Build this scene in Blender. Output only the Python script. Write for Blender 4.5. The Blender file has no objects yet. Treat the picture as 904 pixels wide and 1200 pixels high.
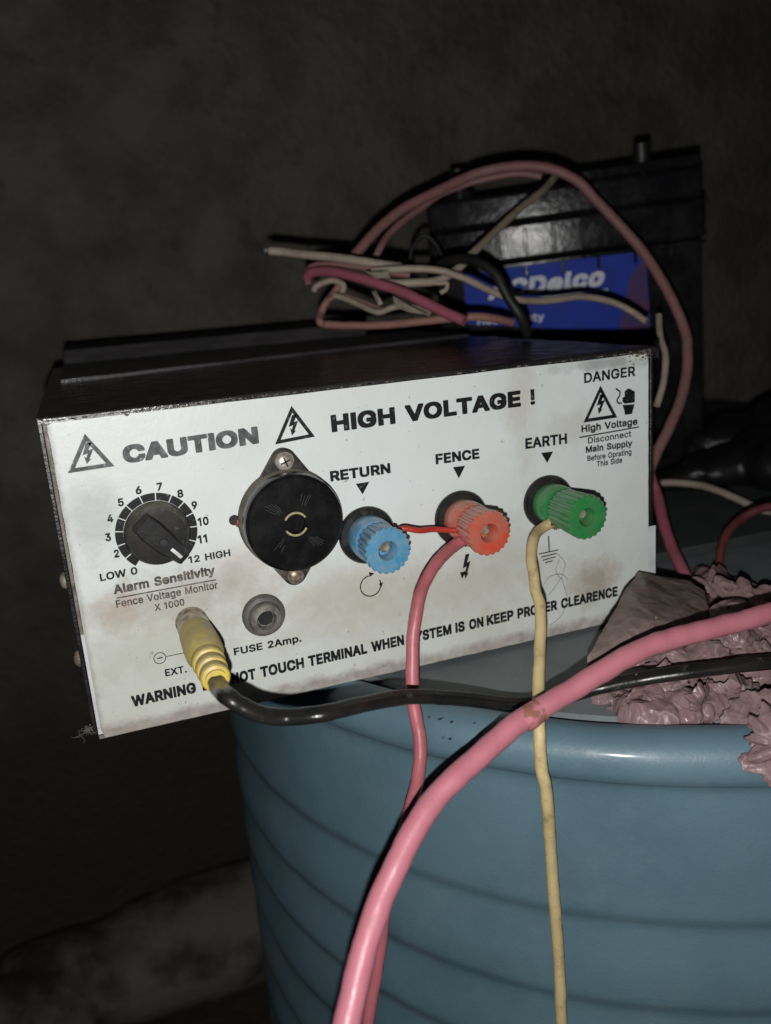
import bpy, bmesh, math, random, json
import numpy as np
from mathutils import Vector, Matrix, noise
from mathutils.geometry import interpolate_bezier
random.seed(7)
scene = bpy.context.scene
COL = scene.collection

# ------------------------------------------------------------------ camera, light, exposure
F_PX, CX, CY = 1003.564, 452.0, 600.0
CAM = np.array([0.014648, -0.321752, 0.159468])
ROT = np.array([[0.938651, -0.336025, -0.077595],
                [-0.156139, -0.213459, -0.964394],
                [0.307497, 0.917345, -0.25283]])      # rows: camera right, down, forward
cam_data = bpy.data.cameras.new('camera')
cam = bpy.data.objects.new('camera', cam_data); COL.objects.link(cam); scene.camera = cam
cam_data.sensor_fit = 'VERTICAL'; cam_data.sensor_height = 36.0; cam_data.lens = 36.0 * F_PX / 1200.0
cam_data.clip_start = 0.01; cam_data.clip_end = 50
cam_data.dof.use_dof = True; cam_data.dof.focus_distance = 0.335; cam_data.dof.aperture_fstop = 9.5
M = Matrix(((ROT[0][0], -ROT[1][0], -ROT[2][0], CAM[0]),
            (ROT[0][1], -ROT[1][1], -ROT[2][1], CAM[1]),
            (ROT[0][2], -ROT[1][2], -ROT[2][2], CAM[2]), (0, 0, 0, 1)))
cam.matrix_world = M

world = bpy.data.worlds.new('World'); scene.world = world; world.use_nodes = True
wb = world.node_tree.nodes['Background']
wb.inputs[0].default_value = (0.75, 0.85, 1.0, 1); wb.inputs[1].default_value = 0.006

# the phone's flash, a little below the lens
fl = bpy.data.lights.new('flash', 'POINT'); fl.energy = 4.6; fl.shadow_soft_size = 0.0022; fl.color = (1.0, 0.992, 0.975)
flo = bpy.data.objects.new('flash', fl); COL.objects.link(flo)
flo.location = Vector(CAM + ROT[0] * -0.003 + ROT[1] * 0.021 + ROT[2] * -0.004)

scene.view_settings.view_transform = 'Standard'; scene.view_settings.look = 'None'
scene.view_settings.exposure = 0.0; scene.view_settings.gamma = 1.0
scene.view_settings.use_curve_mapping = False
try:
    scene.cycles.max_bounces = 6
except Exception:
    pass

# ------------------------------------------------------------------ helpers
def ray(px, py):
    return ROT.T @ np.array([(px - CX) / F_PX, (py - CY) / F_PX, 1.0])
def at(px, py, d):                       # the point seen at a pixel of the photograph, d metres deep
    return Vector(CAM + ray(px, py) * d)
def hit(px, py, axis, val):              # the point seen at a pixel, on the plane axis = val
    r = ray(px, py); k = (val - CAM[axis]) / r[axis]
    return Vector(CAM + r * k)
def pan(px, py):                         # on the front panel (y = 0) -> x, z
    p = hit(px, py, 1, 0.0); return p.x, p.z

class MB:
    def __init__(s): s.v = []; s.f = []
    def add(s, vs, fs):
        n = len(s.v); s.v += [tuple(v) for v in vs]; s.f += [tuple(i + n for i in f) for f in fs]
    def box(s, a, b):
        x0, y0, z0 = a; x1, y1, z1 = b
        s.add([(x0,y0,z0),(x1,y0,z0),(x1,y1,z0),(x0,y1,z0),(x0,y0,z1),(x1,y0,z1),(x1,y1,z1),(x0,y1,z1)],
              [(0,3,2,1),(4,5,6,7),(0,1,5,4),(1,2,6,5),(2,3,7,6),(3,0,4,7)])
    def prism(s, poly, y0, y1):          # polygon in x,z pushed from y0 to y1
        n = len(poly)
        s.add([(p[0], y0, p[1]) for p in poly] + [(p[0], y1, p[1]) for p in poly],
              [tuple(range(n)), tuple(range(2*n-1, n-1, -1))] + [(i, i+n, (i+1) % n + n, (i+1) % n) for i in range(n)])

def finish(me, mat, smooth=True, angle=35):
    bm = bmesh.new(); bm.from_mesh(me); bmesh.ops.recalc_face_normals(bm, faces=bm.faces)
    bm.to_mesh(me); bm.free()
    for p in me.polygons: p.use_smooth = smooth
    if smooth:
        try: me.set_sharp_from_angle(angle=math.radians(angle))
        except Exception: pass
    if mat: me.materials.append(mat)

def obj(name, mb, mat, parent=None, smooth=True, angle=35, bevel=0):
    vs = mb.v
    if parent is not None: o0 = Vector(parent['base']) if 'base' in parent else Vector((0, 0, 0))
    else:
        xs = [v[0] for v in vs]; ys = [v[1] for v in vs]; zs = [v[2] for v in vs]
        o0 = Vector(((min(xs)+max(xs))/2, (min(ys)+max(ys))/2, min(zs)))
    me = bpy.data.meshes.new(name)
    me.from_pydata([(v[0]-o0.x, v[1]-o0.y, v[2]-o0.z) for v in vs], [], mb.f)
    finish(me, mat, smooth, angle)
    o = bpy.data.objects.new(name, me); COL.objects.link(o)
    if parent is not None:
        o.parent = parent; o['base'] = tuple(o0)
    else:
        o.location = o0; o['base'] = tuple(o0)
    if bevel:
        b = o.modifiers.new('bevel', 'BEVEL'); b.width = bevel; b.segments = 2; b.limit_method = 'ANGLE'
    return o
def thing(name, label, cat, loc, group=None):
    o = bpy.data.objects.new(name, None); COL.objects.link(o); o.location = loc; o.empty_display_size = .01
    o['base'] = tuple(loc); o['label'] = label; o['category'] = cat
    if group: o['group'] = group
    return o
def tag(o, label, cat, group=None, kind=None):
    o['label'] = label; o['category'] = cat
    if group: o['group'] = group
    if kind: o['kind'] = kind
    return o

def spline(pts, n=8):                    # Catmull-Rom through the points
    P = [Vector(p) for p in pts]; P = [P[0]*2-P[1]] + P + [P[-1]*2-P[-2]]
    out = []
    for i in range(1, len(P)-2):
        a, b, c, d = P[i-1:i+3]
        for k in range(n):
            t = k/n
            out.append(.5*((2*b)+(c-a)*t+(2*a-5*b+4*c-d)*t*t+(3*b-a-3*c+d)*t*t*t))
    out.append(P[-2]); return out
def tube(mb, pts, r, seg=12, n=8, wob=0.0, sq=None, groove=False, caps=True):
    path = spline(pts, n) if n > 1 else [Vector(p) for p in pts]
    T = [(path[min(i+1, len(path)-1)]-path[max(i-1, 0)]).normalized() for i in range(len(path))]
    up = Vector((0, 0, 1)) if abs(T[0].z) < .9 else Vector((0, 1, 0))
    N = (up - T[0]*up.dot(T[0])).normalized()
    vs = []; fs = []
    for i, p in enumerate(path):
        N = (N - T[i]*N.dot(T[i])).normalized(); B = T[i].cross(N)
        rr = r(i/(len(path)-1)) if callable(r) else r
        if wob: 
            w = noise.noise_vector(p*140)*wob; p = p + w; rr *= 1+.06*noise.noise(p*400)
        for k in range(seg):
            a = 2*math.pi*k/seg; q = rr
            ca, sa = math.cos(a), math.sin(a)
            if groove: ca *= 1.22; q = rr*(1-.22*math.exp(-((math.cos(a))/.2)**2))
            if sq: sa *= sq
            vs.append(p+N*(sa*q)+B*(ca*q))
    L = len(path)
    for i in range(L-1):
        for k in range(seg):
            k2 = (k+1) % seg; fs.append((i*seg+k, i*seg+k2, (i+1)*seg+k2, (i+1)*seg+k))
    if caps:
        fs.append(tuple(range(seg-1, -1, -1))); fs.append(tuple((L-1)*seg+k for k in range(seg)))
    mb.add(vs, fs); return mb
def lathe(mb, prof, cx, cz, seg=40, teeth=None, tilt=(0, 0)):   # (radius, height above panel) turned about the panel's normal
    vs = []; fs = []
    for (r, h) in prof:
        for k in range(seg):
            a = 2*math.pi*k/seg; q = r
            if teeth: q = r*(1+teeth[1]*max(-.6, min(.6, math.cos(a*teeth[0])*1.5))) if r > teeth[2] else r
            vs.append((cx+math.cos(a)*q+tilt[0]*h, -h, cz+math.sin(a)*q+tilt[1]*h))
    for i in range(len(prof)-1):
        for k in range(seg):
            k2 = (k+1) % seg; fs.append((i*seg+k, i*seg+k2, (i+1)*seg+k2, (i+1)*seg+k))
    n = len(prof)
    fs.append(tuple(range(seg))); fs.append(tuple((n-1)*seg+k for k in range(seg)))
    mb.add(vs, fs); return mb
def lathe_z(mb, prof, cx, cy, seg=160):
    vs = []; fs = []
    for (r, z) in prof:
        for k in range(seg):
            a = 2*math.pi*k/seg; vs.append((cx+math.cos(a)*r, cy+math.sin(a)*r, z))
    for i in range(len(prof)-1):
        for k in range(seg):
            k2 = (k+1) % seg; fs.append((i*seg+k, i*seg+k2, (i+1)*seg+k2, (i+1)*seg+k))
    n = len(prof); fs.append(tuple(range(seg))); fs.append(tuple((n-1)*seg+k for k in range(seg)))
    mb.add(vs, fs); return mb

# ------------------------------------------------------------------ materials
def mat(name, c, rough=.5, metal=0, c2=None, scale=60, lo=.45, hi=.65, amt=1.0, dirt=None, dscale=25, dlo=.5, dhi=.7, damt=.6,
        bump=.0, bscale=300, coat=0, spec=.5, sss=0, top=None, topamt=.7, trans=0, rvar=0, stretch=None):
    m = bpy.data.materials.new(name); m.use_nodes = True; nt = m.node_tree; N = nt.nodes; L = nt.links
    b = N['Principled BSDF']
    tc = N.new('ShaderNodeTexCoord'); mp = N.new('ShaderNodeMapping'); L.new(tc.outputs['Object'], mp.inputs[0])
    mp.inputs['Location'].default_value = (random.random()*3, random.random()*3, random.random()*3)
    if stretch: mp.inputs['Scale'].default_value = stretch
    def nz(s, d=6, r=.6):
        n = N.new('ShaderNodeTexNoise'); n.inputs['Scale'].default_value = s; n.inputs['Detail'].default_value = d
        n.inputs['Roughness'].default_value = r; L.new(mp.outputs[0], n.inputs['Vector']); return n.outputs[0]
    def rng(sock, a, bb, o0=0, o1=1):
        r = N.new('ShaderNodeMapRange'); r.inputs[1].default_value = a; r.inputs[2].default_value = bb
        r.inputs[3].default_value = o0; r.inputs[4].default_value = o1; L.new(sock, r.inputs[0]); return r.outputs[0]
    def mix(f, a, bb):
        x = N.new('ShaderNodeMix'); x.data_type = 'RGBA'
        L.new(f, x.inputs[0])
        for s, v in ((6, a), (7, bb)):
            if isinstance(v, tuple): x.inputs[s].default_value = (*v, 1)
            else: L.new(v, x.inputs[s])
        return x.outputs[2]
    cur = c
    if c2: cur = mix(rng(nz(scale), lo, hi, 0, amt), cur, c2)
    if dirt: cur = mix(rng(nz(dscale, 8, .7), dlo, dhi, 0, damt), cur, dirt)
    if top:
        g = N.new('ShaderNodeNewGeometry'); s = N.new('ShaderNodeSeparateXYZ'); L.new(g.outputs['Normal'], s.inputs[0])
        a = rng(s.outputs[2], -.1, .8); n2 = rng(nz(160, 6, .7), .3, .6, 0, topamt)
        mm = N.new('ShaderNodeMath'); mm.operation = 'MULTIPLY'; L.new(a, mm.inputs[0]); L.new(n2, mm.inputs[1])
        cur = mix(mm.outputs[0], cur, top)
    if isinstance(cur, tuple): b.inputs['Base Color'].default_value = (*cur, 1)
    else: L.new(cur, b.inputs['Base Color'])
    b.inputs['Roughness'].default_value = rough; b.inputs['Metallic'].default_value = metal
    if rvar: L.new(rng(nz(90), .3, .7, max(.05, rough-rvar), min(1, rough+rvar)), b.inputs['Roughness'])
    b.inputs['Specular IOR Level'].default_value = spec; b.inputs['Coat Weight'].default_value = coat
    if coat: b.inputs['Coat Roughness'].default_value = .15
    if sss:
        b.inputs['Subsurface Weight'].default_value = sss; b.inputs['Subsurface Scale'].default_value = .002
        b.inputs['Subsurface Radius'].default_value = (1, .6, .5)
    if trans: b.inputs['Transmission Weight'].default_value = trans
    if bump:
        bp = N.new('ShaderNodeBump'); bp.inputs['Strength'].default_value = 1; bp.inputs['Distance'].default_value = bump
        L.new(nz(bscale, 5, .6), bp.inputs['Height']); L.new(bp.outputs[0], b.inputs['Normal'])
    m['n'] = 1
    return m

def panel_material():
    m = bpy.data.materials.new('panel_sheet'); m.use_nodes = True; nt = m.node_tree; N = nt.nodes; L = nt.links
    b = N['Principled BSDF']; b.inputs['Roughness'].default_value = .42; b.inputs['Specular IOR Level'].default_value = .35
    g = N.new('ShaderNodeNewGeometry'); pos = g.outputs['Position']
    sp = N.new('ShaderNodeSeparateXYZ'); L.new(pos, sp.inputs[0])
    def nz(s, d=6, r=.6, off=0, sc=None):
        mp = N.new('ShaderNodeMapping'); mp.inputs['Location'].default_value = (off, off*.7, off*.3)
        if sc: mp.inputs['Scale'].default_value = sc
        L.new(pos, mp.inputs[0])
        n = N.new('ShaderNodeTexNoise'); n.inputs['Scale'].default_value = s; n.inputs['Detail'].default_value = d
        n.inputs['Roughness'].default_value = r; L.new(mp.outputs[0], n.inputs['Vector']); return n.outputs[0]
    def rng(sock, a, bb, o0=0, o1=1):
        r = N.new('ShaderNodeMapRange'); r.inputs[1].default_value = a; r.inputs[2].default_value = bb
        r.inputs[3].default_value = o0; r.inputs[4].default_value = o1; L.new(sock, r.inputs[0]); return r.outputs[0]
    def math_(op, a, bb):
        x = N.new('ShaderNodeMath'); x.operation = op
        for i, v in enumerate((a, bb)):
            if isinstance(v, (int, float)): x.inputs[i].default_value = v
            else: L.new(v, x.inputs[i])
        return x.outputs[0]
    def mix(f, a, bb):
        x = N.new('ShaderNodeMix'); x.data_type = 'RGBA'; L.new(f, x.inputs[0])
        for s, v in ((6, a), (7, bb)):
            if isinstance(v, tuple): x.inputs[s].default_value = (*v, 1)
            else: L.new(v, x.inputs[s])
        return x.outputs[2]
    def spot(px, py, rx, rz, soft=.6, ns=90, seed=1.0):
        x, z = pan(px, py)
        dx = math_('DIVIDE', math_('SUBTRACT', sp.outputs[0], x), rx); dz = math_('DIVIDE', math_('SUBTRACT', sp.outputs[2], z), rz)
        d = math_('SQRT', math_('ADD', math_('MULTIPLY', dx, dx), math_('MULTIPLY', dz, dz)), 0)
        d = math_('ADD', d, math_('MULTIPLY', math_('SUBTRACT', nz(ns, 8, .72, seed), .5), 3.4))
        return rng(d, 1.0+soft, 1.0-soft)
    cur = mix(rng(nz(22, 6, .6, 3), .35, .7), (.71, .75, .745), (.64, .675, .66))
    # yellowing that grows towards the bottom
    low = rng(sp.outputs[2], .075, .0)
    cur = mix(math_('MULTIPLY', low, rng(nz(35, 6, .6, 7), .3, .7, .15, .85)), cur, (.53, .53, .44))
    for (px, py, rx, rz, col, a, sd) in (
        (695, 680, .011, .008, (.33, .28, .20), .75, 1.3), (205, 705, .028, .009, (.36, .32, .26), .62, 2.1),
        (140, 715, .008, .006, (.40, .29, .22), .5, 3.4), (290, 668, .012, .010, (.44, .36, .30), .45, 4.7),
        (110, 610, .008, .012, (.40, .42, .40), .55, 5.2), (500, 700, .05, .012, (.45, .42, .33), .5, 6.5),
        (610, 470, .006, .022, (.50, .46, .38), .5, 7.9), (720, 425, .018, .003, (.25, .27, .26), .7, 8.8),
        (410, 690, .03, .008, (.46, .42, .34), .5, 9.1), (600, 640, .012, .012, (.45, .43, .37), .4, 10.4),
        (175, 760, .03, .012, (.42, .41, .31), .45, 11.7), (230, 850, .05, .004, (.42, .40, .28), .5, 12.2),
        (745, 415, .004, .004, (.66, .68, .62), .8, 13.3), (670, 500, .010, .008, (.48, .45, .38), .4, 14.3)):
        cur = mix(math_('MULTIPLY', spot(px, py, rx, rz, seed=sd), a), cur, col)
    # caked grime along the bottom edge
    e = math_('ADD', sp.outputs[2], math_('MULTIPLY', math_('SUBTRACT', nz(120, 6, .7, 5), .5), .009))
    cur = mix(math_('MULTIPLY', rng(e, .0062, .0028), rng(nz(160, 6, .7, 8), .3, .6, .35, .9)), cur, (.30, .25, .235))
    # rubbed grime near the left edge and top edge
    e2 = math_('ADD', sp.outputs[0], math_('MULTIPLY', math_('SUBTRACT', nz(160, 6, .7, 15), .5), .004))
    cur = mix(math_('MULTIPLY', rng(e2, .0022, .0006), .5), cur, (.28, .27, .23))
    # specks and scratches
    cur = mix(rng(nz(650, 3, .5, 4), .70, .74, 0, .8), cur, (.10, .08, .07))
    cur = mix(rng(nz(190, 5, .6, 14), .665, .72, 0, .6), cur, (.16, .13, .11))
    cur = mix(rng(nz(60, 8, .75, 21, (1, 1, 7)), .64, .78, 0, .35), cur, (.35, .36, .34))
    cur = mix(rng(nz(1500, 2, .5, 30), .2, .8, 0, .10), cur, (.3, .3, .3))
    L.new(cur, b.inputs['Base Color'])
    bp = N.new('ShaderNodeBump'); bp.inputs['Distance'].default_value = .00012; L.new(nz(300, 5, .6), bp.inputs['Height'])
    L.new(bp.outputs[0], b.inputs['Normal'])
    return m

def wall_material():
    m = mat('concrete', (.146, .138, .120), .92, c2=(.076, .070, .059), scale=15, lo=.40, hi=.62, amt=.85, dirt=(.045, .043, .04), dscale=32, dlo=.56, dhi=.74, damt=.75, bump=.006, bscale=110)
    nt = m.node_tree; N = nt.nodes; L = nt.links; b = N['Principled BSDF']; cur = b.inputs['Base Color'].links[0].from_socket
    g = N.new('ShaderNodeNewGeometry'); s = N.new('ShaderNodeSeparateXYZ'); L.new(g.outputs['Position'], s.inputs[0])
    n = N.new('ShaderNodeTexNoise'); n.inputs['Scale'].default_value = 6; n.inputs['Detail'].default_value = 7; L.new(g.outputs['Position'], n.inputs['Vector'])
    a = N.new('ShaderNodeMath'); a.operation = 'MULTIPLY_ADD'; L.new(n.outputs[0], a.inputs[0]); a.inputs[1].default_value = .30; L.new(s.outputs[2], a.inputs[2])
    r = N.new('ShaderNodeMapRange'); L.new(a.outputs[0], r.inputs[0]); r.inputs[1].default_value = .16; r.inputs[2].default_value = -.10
    x = N.new('ShaderNodeMix'); x.data_type = 'RGBA'; L.new(r.outputs[0], x.inputs[0]); L.new(cur, x.inputs[6]); x.inputs[7].default_value = (.050, .041, .034, 1)   # lower wall blends unevenly to dark brown
    L.new(x.outputs[2], b.inputs['Base Color']); return m
MAT = dict(
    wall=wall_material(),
    panel=panel_material(),
    ink=mat('ink', (.008, .008, .010), .6, spec=.25, c2=(.16, .17, .17), scale=420, lo=.60, hi=.70, amt=.7, dirt=(.45, .48, .46), dscale=700, dlo=.66, dhi=.72, damt=.8),
    ink_faded=mat('ink_faded', (.035, .037, .040), .6, c2=(.12, .125, .13), scale=260, lo=.4, hi=.65, dirt=(.50, .53, .51), dscale=600, dlo=.60, dhi=.68, damt=.8),
    ink_dirty=mat('ink_dirty', (.035, .03, .026), .6, c2=(.20, .17, .13), scale=380, lo=.42, hi=.66, amt=.9, dirt=(.40, .38, .32), dscale=800, dlo=.62, dhi=.70, damt=.8),
    case=mat('case_black', (.010, .009, .010), .34, c2=(.022, .020, .020), scale=40, dirt=(.07, .062, .055), dscale=55, dlo=.55, dhi=.8, damt=.55, bump=.00025, bscale=520, rvar=.12),
    cover=mat('cover_black', (.011, .010, .011), .26, c2=(.030, .027, .027), scale=18, lo=.42, hi=.6, dirt=(.085, .075, .068), dscale=70, dlo=.56, dhi=.78, damt=.5, bump=.00016, bscale=600, rvar=.14, stretch=(1, 2.2, 1)),
    cover2=mat('cover_dusty', (.060, .055, .062), .42, c2=(.030, .027, .030), scale=14, lo=.44, hi=.58, dirt=(.15, .14, .14), dscale=60, dlo=.54, dhi=.78, damt=.5, bump=.00014, bscale=600, rvar=.14, stretch=(1, 2.2, 1)),
    smear=mat('dust_smear', (.05, .045, .043), .55, c2=(.018, .016, .016), scale=90, lo=.4, hi=.6),
    edge=mat('edge_grime', (.20, .17, .14), .7, c2=(.05, .045, .04), scale=140, dirt=(.4, .38, .33), dscale=300, dlo=.55, dhi=.65),
    paper=mat('paper', (.62, .63, .68), .6, c2=(.5, .5, .52), scale=80),
    black=mat('plastic_black', (.012, .012, .013), .38, spec=.18, c2=(.03, .028, .025), scale=120, dirt=(.10, .09, .075), dscale=180, dlo=.56, dhi=.72, damt=.5, bump=.00008, bscale=900),
    gloss=mat('plastic_gloss', (.006, .006, .0065), .22, c2=(.012, .012, .012), scale=160, dirt=(.06, .06, .055), dscale=650, dlo=.64, dhi=.72, damt=.5, bump=.00003, bscale=900, rvar=.06),
    flange=mat('flange_dusty', (.025, .023, .02), .5, spec=.18, c2=(.11, .10, .08), scale=90, lo=.48, hi=.68, bump=.0001),
    dustybody=mat('dusty_body', (.20, .18, .148), .9, spec=.1, c2=(.10, .09, .073), scale=170, lo=.4, hi=.7, bump=.00012, bscale=700),
    knob=mat('knob_black', (.010, .010, .012), .42, spec=.18, c2=(.02, .02, .02), scale=200, dirt=(.08, .075, .065), dscale=130, dlo=.62, dhi=.8, damt=.4, top=(.10, .09, .075), topamt=.5, bump=.00008, bscale=800),
    skirt=mat('knob_skirt', (.010, .010, .011), .45, spec=.18, c2=(.07, .064, .052), scale=70, lo=.56, hi=.70, dirt=(.22, .20, .16), dscale=420, dlo=.62, dhi=.70, damt=.5, top=(.22, .2, .16), topamt=.6),
    white=mat('mark_white', (.72, .72, .68), .5, c2=(.4, .38, .33), scale=500),
    steel=mat('steel', (.62, .59, .54), .30, .55, c2=(.35, .31, .25), scale=400, bump=.00006, bscale=700, rvar=.1),
    rusty=mat('steel_tarnished', (.40, .34, .26), .40, .45, c2=(.16, .11, .08), scale=400, bump=.0001, bscale=900),
    blue=mat('post_blue', (.05, .26, .46), .30, coat=.25, sss=.25, c2=(.09, .30, .46), scale=120, dirt=(.27, .31, .33), dscale=240, dlo=.42, dhi=.75, damt=.7, bump=.00008, bscale=900, top=(.26, .30, .33), topamt=.55),
    red=mat('post_red', (.58, .075, .040), .30, coat=.25, sss=.25, c2=(.50, .10, .06), scale=120, dirt=(.30, .19, .14), dscale=200, dlo=.42, dhi=.72, damt=.8, bump=.00012, bscale=800, top=(.36, .22, .16), topamt=.9),
    green=mat('post_green', (.018, .21, .055), .30, coat=.25, sss=.25, c2=(.03, .24, .075), scale=120, dirt=(.12, .17, .09), dscale=200, dlo=.45, dhi=.75, damt=.75, bump=.00012, bscale=800, top=(.10, .18, .08), topamt=.75),
    clay=mat('dried_mud', (.085, .062, .044), .85, c2=(.15, .11, .08), scale=300, bump=.0003, bscale=500),
    fuse=mat('fuse_grey', (.085, .083, .072), .6, c2=(.15, .14, .12), scale=180, dirt=(.03, .03, .03), dscale=300, dlo=.55, dhi=.68, bump=.0001, bscale=700),
    fusein=mat('fuse_inner', (.20, .19, .165), .6, c2=(.10, .095, .085), scale=260, lo=.45, hi=.6, bump=.00012, bscale=700),
    hole=mat('hole_dark', (.006, .006, .006), .6),
    led=mat('led_red', (.22, .04, .03), .4, c2=(.10, .03, .02), scale=600),
    plated=mat('plated_ring', (.50, .43, .33), .25, .5, c2=(.30, .24, .18), scale=300, bump=.00005, bscale=700),
    yellow=mat('plug_yellow', (.66, .50, .07), .46, sss=.15, c2=(.55, .42, .12), scale=110, dirt=(.42, .33, .14), dscale=170, dlo=.5, dhi=.72, damt=.7, bump=.00006, bscale=700, top=(.34, .28, .17), topamt=.8),
    cord=mat('cord_black', (.010, .010, .010), .30, c2=(.018, .017, .016), scale=60, dirt=(.13, .12, .095), dscale=150, dlo=.6, dhi=.74, damt=.6, bump=.00008, bscale=600, rvar=.1),
    cord2=mat('cord_dull', (.008, .008, .008), .55, c2=(.014, .013, .012), scale=60),
    dull=mat('dull_black', (.030, .027, .029), .8, c2=(.055, .050, .050), scale=26, spec=.2, stretch=(1, 1, 5), dirt=(.08, .075, .07), dscale=50, dlo=.56, dhi=.76, damt=.5),
    pinkbig=mat('cable_pink', (.47, .165, .205), .42, sss=.1, c2=(.43, .145, .18), scale=30, dirt=(.33, .15, .12), dscale=90, dlo=.60, dhi=.76, damt=.6, bump=.00014, bscale=350, rvar=.12),
    pinkthin=mat('wire_pink', (.47, .14, .165), .42, sss=.1, c2=(.38, .11, .12), scale=40, dirt=(.28, .12, .10), dscale=100, dlo=.56, dhi=.74, damt=.6, bump=.0001),
    redwire=mat('wire_red', (.45, .03, .02), .45, c2=(.35, .04, .03), scale=200),
    cream=mat('wire_yellow', (.58, .46, .23), .55, sss=.1, c2=(.46, .36, .18), scale=70, dirt=(.20, .14, .075), dscale=120, dlo=.55, dhi=.72, damt=.75, bump=.00012, bscale=700),
    duskpink=mat('wire_dusty_pink', (.26, .115, .115), .6, c2=(.22, .115, .105), scale=60, dirt=(.25, .18, .15), dscale=120, dlo=.5, dhi=.7, bump=.0001),
    pale=mat('wire_cream', (.36, .30, .235), .6, c2=(.28, .225, .18), scale=60, dirt=(.22, .17, .13), dscale=150, dlo=.52, dhi=.7, bump=.0001),
    salmon=mat('wire_salmon', (.34, .165, .14), .55, c2=(.28, .14, .12), scale=60, dirt=(.28, .2, .16), dscale=150, dlo=.55, dhi=.7, bump=.0001),
    rose=mat('wire_rose', (.32, .085, .125), .5, c2=(.27, .08, .11), scale=60, dirt=(.25, .12, .12), dscale=150, dlo=.55, dhi=.7),
    maroon=mat('wire_maroon', (.10, .022, .026), .5, c2=(.12, .03, .03), scale=60),
    tape=mat('tape_scrap', (.30, .25, .21), .6, c2=(.2, .17, .14), scale=140),
    drum=mat('drum_blue', (.104, .180, .222), .50, c2=(.084, .150, .188), scale=14, dirt=(.17, .22, .25), dscale=34, dlo=.56, dhi=.80, damt=.45, bump=.00016, bscale=650, rvar=.08, coat=.18),
    drumtop=mat('drum_top', (.155, .18, .185), .6, c2=(.12, .14, .145), scale=30, dirt=(.25, .25, .23), dscale=160, dlo=.6, dhi=.75, damt=.5, bump=.00018, bscale=500),
    board=mat('board', (.030, .036, .036), .75, c2=(.042, .048, .045), scale=35, bump=.0003, bscale=400),
    bag=None,
    floor=mat('earth_floor', (.045, .038, .034), .95, c2=(.028, .024, .022), scale=7, bump=.01, bscale=30),
    sack=mat('sack', (.16, .14, .13), .9, c2=(.030, .026, .024), scale=12, lo=.43, hi=.60, bump=.002, bscale=180),
    battery=mat('battery_black', (.009, .009, .011), .15, spec=.085, c2=(.020, .019, .019), scale=40, bump=.0001, bscale=240, dirt=(.04, .038, .035), dscale=70, dlo=.56, dhi=.75, damt=.5, rvar=.06),
    lblue=mat('label_blue', (.006, .040, .42), .5, spec=.15, c2=(.006, .032, .32), scale=50, dirt=(.06, .06, .16), dscale=150, dlo=.6, dhi=.74, damt=.5),
    lmar=mat('label_maroon', (.10, .018, .05), .5, spec=.25, c2=(.03, .015, .14), scale=60, lo=.4, hi=.6),
    lwhite=mat('label_white', (.72, .74, .80), .5, c2=(.5, .5, .62), scale=260),
    lead=mat('lead_post', (.04, .04, .04), .45, .7, c2=(.05, .05, .05), scale=200),
    dark=mat('filler_black', (.006, .006, .0065), .42, c2=(.010, .010, .010), scale=60, bump=.0006, bscale=150),
    dust=mat('dust_fluff', (.15, .135, .115), .95),
    speck=mat('grime_speck', (.030, .028, .024), .8),
    hair=mat('hair', (.05, .045, .04), .6),
)
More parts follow.
